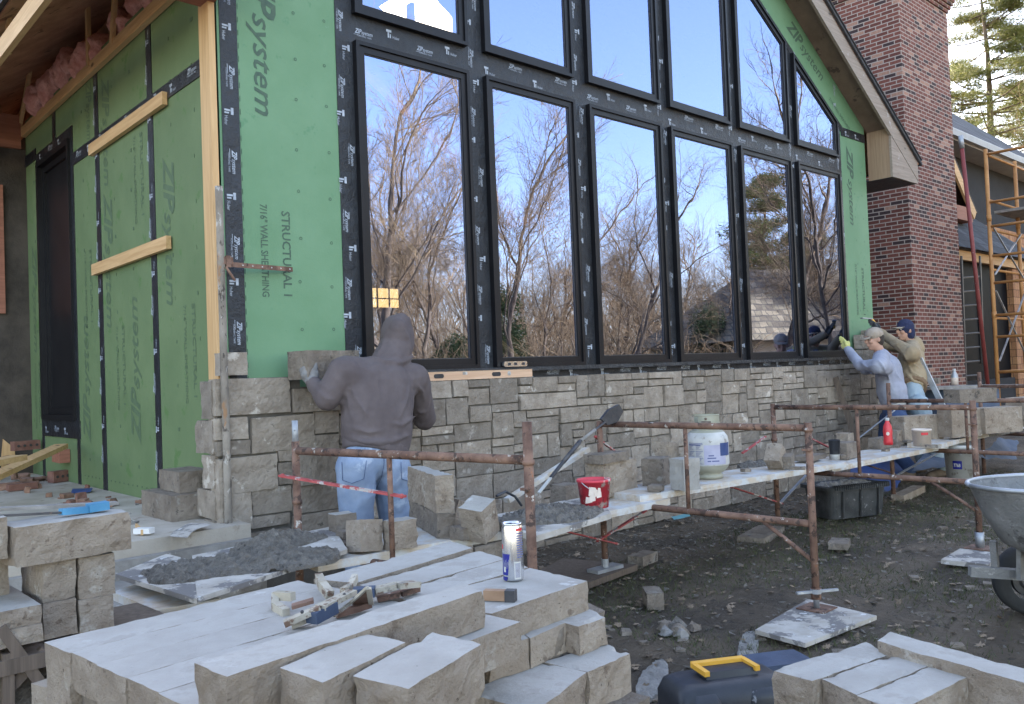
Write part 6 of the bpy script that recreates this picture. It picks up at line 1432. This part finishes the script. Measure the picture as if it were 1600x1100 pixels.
w1, hp, f_, hr_, hu_, jn, tp_ = person('person seen from behind in a charcoal hood and faded blue jeans, setting a stone', J, ('hoodie', 'jeans', 'hoodie'), hooded=True, build_=1.12, A_=1.12, folds=[
    ([(534, 680), (570, 691), (612, 690), (644, 678)], .016), ([(536, 662), (575, 676), (600, 672)], .012), ([(600, 660), (628, 664), (648, 650)], .012),
    ([(547, 596), (556, 622), (574, 650)], .014), ([(541, 606), (546, 640), (556, 664)], .012), ([(641, 598), (634, 628), (622, 655)], .014), ([(648, 612), (643, 650)], .010),
    ([(578, 556), (600, 566), (626, 567), (648, 556)], .020), ([(498, 598), (516, 610), (534, 602)], .012), ([(494, 610), (512, 624), (536, 618)], .012), ([(518, 580), (529, 596), (538, 612)], .013), ([(505, 626), (522, 634), (538, 628)], .010),
    ([(652, 600), (660, 612), (664, 630)], .010), ([(650, 640), (660, 645), (666, 640)], .010), ([(590, 590), (596, 630), (592, 650)], .008), ([(612, 585), (618, 620)], .008), ([(630, 512), (640, 530), (642, 550)], .010), ([(600, 525), (596, 545), (590, 555)], .010)])
# hood seam and pocket stitching
g = MB(); g.tube([hp(.095, .105), hp(.03, .165), hp(-.06, .160), hp(-.125, .10), hp(-.15, .02), hp(-.13, -.06)], .0022, 6); g.build('hood_seam', 'steel_dark', tp_)
bpy.context.view_layer.update()
g = MB()
def stitch(pts, r_=.002):
    q = []
    for i in range(len(pts)-1):
        for k in range(5):
            t = k/5; q.append(surf(pts[i][0]*(1-t)+pts[i+1][0]*t, pts[i][1]*(1-t)+pts[i+1][1]*t, -.7, jn))
    q.append(surf(*pts[-1], -.7, jn)); g.tube(q, r_, 5)
stitch([(535, 722), (536, 750), (550, 755), (568, 748), (572, 720)]); stitch([(598, 704), (600, 722), (596, 745), (588, 765)]); stitch([(560, 712), (600, 708), (636, 710)]); stitch([(626, 722), (627, 748), (638, 752)])
g.build('seam', 'seam', jn)
# worker 2: profile, cap, pale grey sweatshirt
J = dict(head=A(1366, 531, -.62), neck=A(1376, 552, -.66), chest=A(1388, 577, -.70), hip=A(1397, 640, -.76), shL=A(1382, 566, -.50), shR=A(1374, 572, -.92),
         elL=A(1352, 578, -.45), wrL=A(1338, 560, -.30), handL=A(1330, 552, -.22), elR=A(1344, 571, -.62), wrR=A(1324, 545, -.36), handR=A(1318, 531, -.30),
         hipL=A(1390, 655, -.66), hipR=A(1400, 655, -.86), knL=A(1384, 700, -.55), knR=A(1400, 702, -.80), hem=A(1396, 622, -.75), face=(-.80, .58, -.12),
         palmL=(-.2, 1, -.2), thumbL=(0, 0, 1), palmR=(-.2, 1, -.3), thumbR=(.3, .2, .9))
J['anL'] = V((J['knL'].x+.05, J['knL'].y-.05, .10)); J['anR'] = V((J['knR'].x+.12, J['knR'].y-.1, .10)); J['toeL'] = J['anL']+V((-.17, .10, -.06)); J['toeR'] = J['anR']+V((-.17, .10, -.06))
w2, hp, f_, hr_, hu_, jn, tp_ = person('person in a dusty khaki cap and pale grey sweatshirt reaching up to the last window', J, ('grey_sweat', 'jeans_dark', 'grey_sweat'), glove='glove_yellow', build_=1.05, folds=[([(1392, 560), (1400, 585), (1412, 598)], .016), ([(1384, 575), (1390, 598), (1398, 615)], .014), ([(1378, 588), (1388, 612), (1404, 618)], .014), ([(1345, 566), (1356, 574), (1368, 570)], .014), ([(1352, 580), (1364, 584), (1376, 578)], .014), ([(1370, 560), (1380, 572), (1384, 584)], .014)])
g = MB(); ell(g, hp(-.01, .065), .092, .108, .085, hr_); organic(g, 'cap', 'cap', w2, .009, 2, .002, 30)
def peak(par, mat, fwd, upo, droop):
    g = MB(); n = 14; top = []; 
    for k in range(n+1):
        a = -pi/2+pi*k/n; top.append((fwd+.075*cos(a), upo-droop*cos(a)-.012*sin(a)**2, .072*sin(a)))
    vs = [hp(*q) for q in top]+[hp(fwd-.035, upo+.004, .078*(-1+2*k/n)) for k in range(n+1)]; m_ = n+1
    vs += [v-hu_*.012 for v in vs]; k2 = 2*m_
    g.add(vs, [(k, k+1, m_+k+1, m_+k) for k in range(n)]+[(k2+k, k2+m_+k, k2+m_+k+1, k2+k+1) for k in range(n)]+[(k, k2+k, k2+k+1, k+1) for k in range(n)])
    g.build('cap_peak', mat, par, True)
peak(w2, 'cap', .085, .052, .022)
g = MB(); limb(g, [J['hem']-V((0, 0, .05)), J['hem']-V((0, 0, .01))], [(.180, .133, (J['hipR']-J['hipL'])), (.182, .136, (J['hipR']-J['hipL']))]); organic(g, 'undershirt', 'white', w2, .012, 2)
# worker 3: tan jacket, navy beanie
J = dict(head=A(1414, 517, -.62), neck=A(1424, 538, -.66), chest=A(1424, 560, -.72), hip=A(1427, 615, -.86), shL=A(1418, 545, -.50), shR=A(1425, 552, -.92),
         elL=A(1385, 540, -.38), wrL=A(1375, 520, -.28), handL=A(1372, 508, -.22), elR=A(1396, 534, -.62), wrR=A(1372, 517, -.36), handR=A(1362, 501, -.28),
         hipL=A(1427, 632, -.74), hipR=A(1436, 632, -.98), knL=A(1430, 680, -.70), knR=A(1452, 682, -1.0), hem=A(1426, 603, -.83), face=(-.85, .50, -.02),
         palmL=(-.2, 1, 0), thumbL=(0, 0, 1), palmR=(-.2, 1, -.3), thumbR=(.3, .2, .9))
J['anL'] = V((J['knL'].x+.05, J['knL'].y-.05, .10)); J['anR'] = V((J['knR'].x+.12, J['knR'].y-.1, .10)); J['toeL'] = J['anL']+V((-.17, .10, -.06)); J['toeR'] = J['anR']+V((-.17, .10, -.06))
w3, hp, f_, hr_, hu_, jn, tp_ = person('person in a navy beanie and tan canvas jacket holding a trowel against the green panel', J, ('tan_jacket', 'jeans_pale', 'tan_rib'), jacket=True, glove='glove_black', build_=1.05, folds=[([(1408, 545), (1420, 565), (1436, 575)], .018), ([(1415, 560), (1425, 582), (1442, 590)], .016), ([(1412, 578), (1428, 596), (1446, 600)], .016), ([(1385, 530), (1396, 540), (1408, 535)], .015), ([(1402, 540), (1412, 552), (1412, 566)], .015)])
g = MB(); ell(g, hp(-.01, .045), .092, .110, .105, hr_); ell(g, hp(-.045, -.03), .088, .075, .10, hr_); organic(g, 'beanie', 'navy', w3, .009, 2, .002, 50)
peak(w3, 'cap', .090, .050, .0)
q = A(1357, 497, -.26); tw = empty('hand_trowel', q, 'steel pointing trowel in the glove of the jacketed worker', 'trowel')
g = MB(); g.bar(A(1346, 497, -.20), A(1362, 498, -.27), .05, .012); g.build('blade', 'galv', tw)
g = MB(); g.tube([A(1362, 498, -.27), A(1370, 508, -.30)], .013, 10); g.build('handle', 'yellow', tw, True)
q = A(1318, 540, -.28); g = MB(); g.bar(A(1322, 545, -.22), A(1336, 566, -.22), .06, .03); thing('pointing_tool', g, 'steel_dark', 'dark pointing tool under the yellow glove beside the last window', 'hand tool')
# ---------------------------------------------------------------- orange scaffold, pole, ladder
of = empty('orange_scaffold', (15, .5, 0), 'tall orange tubular scaffold tower at the right edge before the black wall', 'scaffold tower')
for (x, y) in ((15.0, .5), (15.0, -1.0), (16.6, .5), (18.4, .5)):
    g = MB(); g.tube([(x, y, 0), (x, y, 5.25)], .035, 10)
    for z in (2.1, 3.9): g.tube([(x, y, z), (x, y, z+.12)], .042, 10)
    g.build('post', 'orange', of, True)
for x in (15.0,):
    for z in (1.1, 1.75, 2.15, 2.75, 3.25, 3.8, 4.25, 5.15):
        g = MB(); g.tube([(x, .5, z), (x, -1.0, z)], .026, 8); g.build('rung', 'orange', of, True)
for z in (1.1, 2.1, 3.0, 3.75, 4.3, 5.15): g = MB(); g.tube([(15.0, .5, z), (18.4, .5, z)], .024, 8); g.build('ledger_tube', 'orange', of, True)
for (z0_, z1_) in ((1.3, 2.6), (2.6, 1.3), (2.9, 3.8), (3.8, 2.9)): g = MB(); g.bar((15.0, .45, z0_), (16.6, .45, z1_), .03, .012); g.build('cross_brace', 'galv', of)
g = MB(); g.box(15.6, 19, .0, .6, 4.12, 4.17); g.build('deck_board', 'dry_mortar', of)
g = MB(); a, b_ = V(at(1503, 232, Y=.3)), V(at(1546, 625, Y=.3)); g.tube([a, b_], .033, 12); rp = thing('steel_prop', g, 'pole_red', 'red steel prop pole leaning beside the brick chimney', 'prop', smooth=True)
g = MB(); g.tube([a, a+(a-b_).normalized()*.22], .04, 12); g.build('prop_sleeve', 'galv', rp, True)
ld = empty('ladder', at(1515, 600, Y=1.0), 'dark metal ladder standing between the chimney and the red prop', 'ladder')
for i in range(9):
    y = 420+i*22; g = MB(); g.tube([at(1503, y+14, Y=1.25), at(1530, y+12, Y=1.25)], .018, 6); g.build('rung', 'steel_dark', ld)
for x in (1502, 1531): g = MB(); g.bar(at(x, 400, Y=1.25), at(x+9, 640, Y=1.25), .05, .03, (0, 1, 0)); g.build('stile', 'steel_dark', ld)
# ---------------------------------------------------------------- trees
def bare_tree(seed, H, lean=(0, 0), r0=.16, spread=.75, levels=5, split=.38, mat='bark', wig=.17, n1=7):
    rr_ = random.Random(seed); T, B_ = MB(), MB()
    def grow(p, d, L, r, lv):
        m = 4 if lv < 3 else 3; pts = [p]; q = p.copy(); dd = d.copy()
        for i in range(m):
            dd = (dd+V((rr_.gauss(0, wig), rr_.gauss(0, wig), rr_.gauss(.02, wig*.7)))).normalized(); q = q+dd*L/m; pts.append(q.copy())
        r_end = r*(.62 if lv else .5); rs = [r+(r_end-r)*i/m for i in range(m+1)]
        (T if lv < 2 else B_).tube(pts, rs, 8 if lv == 0 else (5 if lv < 3 else 3), False)
        if lv >= levels: return
        nb = n1 if lv == 0 else (5 if lv < 3 else 4)
        for k in range(nb):
            t = (split+(1-split)*(k+rr_.random()*.7)/nb) if lv == 0 else (.25+.75*(k+rr_.random()*.6)/nb)
            t = min(t, .999); i = int(t*m); bp = pts[i].lerp(pts[i+1], t*m-i)
            az = rr_.uniform(0, 2*pi); o = (dd.orthogonal().normalized()); o = Matrix.Rotation(az, 3, dd) @ o
            a = spread*rr_.uniform(.6, 1.3); nd = (dd*cos(a)+o*sin(a)+V((0, 0, .12))).normalized()
            grow(bp, nd, L*rr_.uniform(.42, .66)*(1.0 if lv else .85), max(r_end*rr_.uniform(.42, .65), .0045), lv+1)
        grow(pts[-1], dd, L*.55, r_end, lv+1)
    grow(V((0, 0, -.1)), V((lean[0], lean[1], 1)).normalized(), H*.55, r0, 0)
    return T, B_
def make_tree(name, T, B_, label, cat, group, loc, tm='bark', bm='twig'):
    root = empty(name, (0, 0, 0), label, cat, group); T.build('trunk', tm, root, True); B_.build('crown', bm, root)
    root.location = loc; return root
def mir(px_, py_, D):
    """place seen mirrored in the window glass at that pixel, D metres deep"""
    p = V(at(px_, py_, D=D)); return V((p.x, -p.y, 0))
WG = 'bare trees in the wood facing the windows'
protos = []
for i, (sd_, H, ln, r0, sp2) in enumerate([(1, 14, (.05, 0), .15, .62), (5, 13, (-.08, .05), .13, .75), (9, 16, (.02, .05), .18, .68), (14, 11, (.1, 0), .10, .8), (23, 15, (-.04, 0), .20, .85)]):
    T, B_ = bare_tree(sd_, H, ln, r0, sp2, 5)
    protos.append(make_tree('bare_tree', T, B_, 'leafless tree in the wood mirrored in the window glass', 'tree', WG, (0, 0, 0)))
spots = [(600, 22, 0, .82), (668, 21, 1, .80), (700, 34, 2, .66), (575, 36, 2, .7), (636, 40, 3, .8), (822, 25, 0, .72), (858, 40, 2, .7), (778, 44, 4, .6), (880, 34, 3, .6), (955, 24, 4, .50), (985, 38, 0, .62), (1015, 46, 2, .62),
         (1075, 36, 1, .62), (1118, 29, 4, .42), (1187, 22, 4, .64), (1222, 44, 1, .6), (1268, 34, 1, .6), (1300, 20, 0, .60), (1245, 50, 2, .7), (1150, 52, 0, .66), (905, 52, 1, .8), (740, 54, 0, .8), (682, 50, 4, .8), (540, 44, 1, .8), (820, 58, 3, .9), (1060, 58, 4, .8), (1340, 38, 2, .7), (590, 32, 2, .72), (690, 30, 0, .66), (842, 33, 3, .75), (970, 46, 4, .62), (1095, 46, 0, .6), (1285, 30, 3, .66), (560, 35, 1, .75)]
rnd.seed(4); used = set()
for (px_, D, k, s_) in spots:
    o = protos[k] if k not in used else copy_tree(protos[k]); used.add(k)
    p = mir(px_, 600, D); o.location = (p.x, p.y, 0); o.rotation_euler = (0, 0, rnd.uniform(0, 6.28)); o.scale = (s_, s_, s_)
# undergrowth: uncountable twigs
g = MB(); rr_ = random.Random(12)
for i in range(15000):
    D = rr_.uniform(22, 46); p = mir(rr_.uniform(480, 1180), 600, D); hgt = rr_.uniform(.8, 2.6)*(1+.4*noise.noise(p*.2))*(D/30)
    q = V((p.x, p.y, rr_.uniform(0, hgt))); d = V((rr_.gauss(0, .6), rr_.gauss(0, .6), rr_.uniform(.2, 1))).normalized(); L = rr_.uniform(.4, 1.4); w_ = d.orthogonal().normalized()*.011; d2 = (d+V((rr_.gauss(0, .3), rr_.gauss(0, .3), 0))).normalized()
    g.add([q-w_, q+w_, q+d*L*.5+w_*.7, q+d*L*.5-w_*.7, q+d*L*.5+d2*L*.5], [(0, 1, 2, 3), (3, 2, 4)])
u_ = g.build('undergrowth', 'twig'); tag(u_, 'tangled brown brush of the wood facing the windows', 'undergrowth', kind='stuff')
# far wood mass
g = MB()
for i in range(16000):
    D = rr_.uniform(55, 80); p = mir(rr_.uniform(430, 1420), 600, D); hgt = 8*(.7+.5*noise.noise(V((p.x*.06, p.y*.06, 0))))
    q = V((p.x, p.y, rr_.uniform(0, hgt))); d = V((rr_.gauss(0, .35), rr_.gauss(0, .35), 1)).normalized(); L = rr_.uniform(1, 3.2); w_ = d.orthogonal().normalized()*.022
    g.add([q-w_, q+w_, q+d*L], [(0, 1, 2)])
u_ = g.build('far_wood', 'twig'); tag(u_, 'hazy far wood of bare trunks facing the windows', 'wood', kind='stuff')
# evergreens
def leafy(mb, c, r_, n_, rng, s_=.05, sc=(1, 1, 1), flat=0):
    for i in range(n_):
        v = V((rng.gauss(0, 1), rng.gauss(0, 1), rng.gauss(0, 1))).normalized()*(r_*rng.random()**.45); p = V(c)+V((v.x*sc[0], v.y*sc[1], v.z*sc[2]))
        a = V((rng.gauss(0, 1), rng.gauss(0, 1), rng.gauss(0, .5+flat))).normalized()*s_; b_ = a.orthogonal().normalized()*s_*.22
        mb.add([p-a-b_, p-a+b_, p+a], [(0, 1, 2)])
def pine(seed, H, r0, bare, whorl, len_, mat, label, loc, group=None, dens=1.0, nl=.10, name='pine_tree'):
    rng = random.Random(seed); T, L_ = MB(), MB()
    pts = [V((noise.noise(V((seed, z*.2, 0)))*.3, noise.noise(V((seed+9, z*.2, 0)))*.3, z)) for z in [H*i/12 for i in range(13)]]
    T.tube(pts, [r0*(1-.85*i/12) for i in range(13)], 10)
    z = bare
    while z < H*.98:
        fr = (H-z)/(H-bare)
        for k in range(rng.randint(3, 5)):
            az = rng.uniform(0, 2*pi); L = len_*(.35+.75*fr**.7)*rng.uniform(.6, 1.15); d = V((cos(az), sin(az), rng.uniform(-.05, .35)))
            b0 = pts[min(int(z/H*12), 11)].copy(); b0.z = z; bp = [b0+d*L*t+V((0, 0, -.10*L*t*(1-t)*2)) for t in (0, .35, .7, 1)]
            T.tube(bp, [r0*.28*(.3+.7*fr), .03, .02, .01], 5, False)
            for t in [.35+.65*j/6 for j in range(7)]:
                c_ = b0+d*L*t
                leafy(L_, c_+V((rng.gauss(0, .2), rng.gauss(0, .2), rng.uniform(-.05, .25))), rng.uniform(.28, .55), int(95*dens), rng, nl, (1.25, 1.25, .5))
        z += whorl*rng.uniform(.7, 1.3)
    return make_tree(name, T, L_, label, 'tree', group, loc, 'bark', mat)
p = V(at(1548, 200, D=36)); pine(3, 17, .30, 2.5, .48, 4.6, 'needle', 'tall sunlit pine rising behind the slate roof at the top right', (p.x, p.y, 0), None, 1.9, .085)
p = V(at(1632, 100, D=44)); pine(8, 16, .3, 3, .8, 4.4, 'needle', 'second pine farther off, cut by the right edge of the picture', (p.x, p.y, 0), None, 1.0, .09)
p = mir(1205, 600, 40); pine(6, 10.5, .2, 1.2, .6, 2.0, 'needle', 'green pine mirrored in the fifth window', (p.x, p.y, 0), None, .8, .10)
p = mir(1262, 600, 46); pine(7, 8.5, .2, 1.0, .6, 2.2, 'needle', 'green pine mirrored in the last window above the shingled roof', (p.x, p.y, 0), None, .8, .10)
def bush(seed, loc, R_, H, label, n_=9000, mat='bush'):
    rng = random.Random(seed); T, L_ = MB(), MB(); T.tube([(0, 0, 0), (.05, 0, H*.7)], [.08, .03], 6)
    for i in range(22):
        a = rng.uniform(0, 6.28); z = rng.uniform(.15, .92)*H; rr2 = R_*(1-(z/H-.4)**2*1.6)*rng.uniform(.2, .8); leafy(L_, (cos(a)*rr2, sin(a)*rr2, z), R_*.42, n_//22, rng, .09)
    return make_tree('evergreen_shrub', T, L_, label, 'shrub', None, loc, 'bark', mat)
p = mir(790, 600, 30); bush(2, (p.x, p.y, 0), 1.3, 4.6, 'dark juniper mirrored at the left of the second window')
p = mir(1112, 600, 30); bush(3, (p.x, p.y, 0), 1.5, 3.6, 'dark evergreen bush mirrored in the fourth window')
p = mir(712, 600, 32); bush(4, (p.x, p.y, 0), 1.2, 3.0, 'dark evergreen bush mirrored in the first window beside the hood')
# leafless trees right of the pine
for i, (px_, D) in enumerate(((1590, 40), (1618, 34))):
    o = copy_tree(protos[i+1]); p = V(at(px_, 300, D=D)); o.location = (p.x, p.y, 0); o.scale = (.75,)*3; o['label'] = ['leafless tree beyond the slate roof, right of the pine', 'leafless tree at the right edge beyond the slate roof'][i]; del o['group']
# neighbouring house across the lawn (mirrored)
p = mir(1215, 520, 33); nb = empty('neighbour_house', (p.x, p.y, 0), 'low neighbouring house with a tan shake roof mirrored in the last two windows', 'house')
Rn = Matrix.Translation((p.x, p.y, 0)) @ Matrix.Rotation(R(25), 4, 'Z')
def nbx(pts): return [Rn @ V(v) for v in pts]
g = MB(); g.hexa(nbx([(-4, -3, 0), (14, -3, 0), (14, 4, 0), (-4, 4, 0), (-4, -3, 2.3), (14, -3, 2.3), (14, 4, 2.3), (-4, 4, 2.3)])); g.build('wall', 'paint_tan', nb)
g = MB(); g.add(nbx([(-4.6, 4.6, 2.2), (14.6, 4.6, 2.2), (11.5, .5, 5.0), (-1.5, .5, 5.0), (14.6, -3.6, 2.2), (-4.6, -3.6, 2.2)]), [(0, 1, 2, 3), (1, 4, 2), (4, 5, 3, 2), (5, 0, 3)]); g.build('roof', 'shake', nb)
for x in (0, 4, 8): g = MB(); g.hexa(nbx([(x, 4.0, .9), (x+1.2, 4.0, .9), (x+1.2, 4.03, .9), (x, 4.03, .9), (x, 4.0, 2), (x+1.2, 4.0, 2), (x+1.2, 4.03, 2), (x, 4.03, 2)])); g.build('window', 'frame', nb)
# ---------------------------------------------------------------- ground cover
g = MB(); rr_ = random.Random(31); cnt = 0
while cnt < 15000:
    x, y = rr_.uniform(1.2, 9.2), rr_.uniform(-4.6, -.9)
    dens = noise.noise(V((x*1.1, y*1.1, 5)))+.35*noise.noise(V((x*4, y*4, 2)))
    near = 1.2-abs(y+1.75)*.62-max(0, x-6)*.25
    if dens+near*.55 < rr_.uniform(.0, .75): continue
    z = gz(x, y); h_ = rr_.uniform(.012, .045); a = rr_.uniform(0, 6.28); lx, ly = rr_.gauss(0, .022), rr_.gauss(0, .022); w_ = .0028
    g.add([(x-cos(a)*w_, y-sin(a)*w_, z-.003), (x+cos(a)*w_, y+sin(a)*w_, z-.003), (x+lx, y+ly, z+h_)], [(0, 1, 2)]); cnt += 1
tag(g.build('grass', 'grass'), 'sparse trampled grass on the mud between the scaffold feet', 'grass', kind='stuff')
g = MB()
for i in range(1300):
    x, y = rr_.uniform(.6, 9), rr_.uniform(-4.4, -.15); s_ = rr_.uniform(.012, .040)
    z = gz(x, y)+.006; a = rr_.uniform(0, 6.28); n_ = rr_.choice((5, 7, 9)); vs = [V((x, y, z+rr_.uniform(0, .012)))]
    tx, ty = rr_.gauss(0, .18), rr_.gauss(0, .18)
    for k in range(n_*2):
        q = a+pi*k/n_; r_ = s_*(1 if k % 2 == 0 else .5)*rr_.uniform(.7, 1.2); vs.append(V((x+cos(q)*r_, y+sin(q)*r_*.8, z+cos(q)*r_*tx+sin(q)*r_*ty+rr_.uniform(0, .006))))
    g.add(vs, [(0, 1+k, 1+(k+1) % (n_*2)) for k in range(n_*2)])
tag(g.build('fallen_leaves', 'leaf'), 'dead oak leaves strewn over the mud and grass', 'leaves', kind='stuff')
g = MB()
for i in range(5200):
    if i % 3: x, y = rr_.uniform(.2, 9), rr_.uniform(-4.4, -.15)
    else: x, y = rr_.uniform(.2, 6), rr_.uniform(-1.4, -.15)
    s_ = rr_.uniform(.004, .016); z = gz(x, y)
    g.add([(x+rr_.gauss(0, s_), y+rr_.gauss(0, s_), z+rr_.uniform(0, s_*1.4)) for _ in range(4)], [(0, 1, 2), (0, 2, 3), (0, 3, 1), (1, 3, 2)])
tag(g.build('mud_crumbs', 'wet_mortar'), 'crumbs of mud and mortar scattered on the ground', 'crumbs', kind='stuff')
g = MB()
for i in range(420):
    x, y = rr_.uniform(.4, 9), rr_.uniform(-4.4, -.15)
    s_ = rr_.uniform(.008, .03)*(1.3 if noise.noise(V((x, y, 9))) > .1 else .8); z = gz(x, y); a = rr_.uniform(0, 6.28); h_ = s_*rr_.uniform(.3, .8)
    c_ = [V((x, y, z-.004))+Matrix.Rotation(a, 3, 'Z') @ V((u_*s_*rr_.uniform(.6, 1.3), v_*s_*rr_.uniform(.5, 1), w_)) for w_ in (0, h_) for u_, v_ in ((-1, -1), (1, -1), (1, 1), (-1, 1))]
    g.hexa(c_)
tag(g.build('stone_chips', 'block_dark'), 'limestone chips trodden into the mud', 'stone chips', kind='stuff')
for o in list(C.objects):
    if o.parent is None and o.get('label') and not 4 <= len(o['label'].split()) <= 16: print('LABEL', len(o['label'].split()), o['label'])

bpy.data.objects.remove(bpy.data.objects['scratch_body']); bpy.data.scenes.remove(bpy.data.scenes['scratch'])
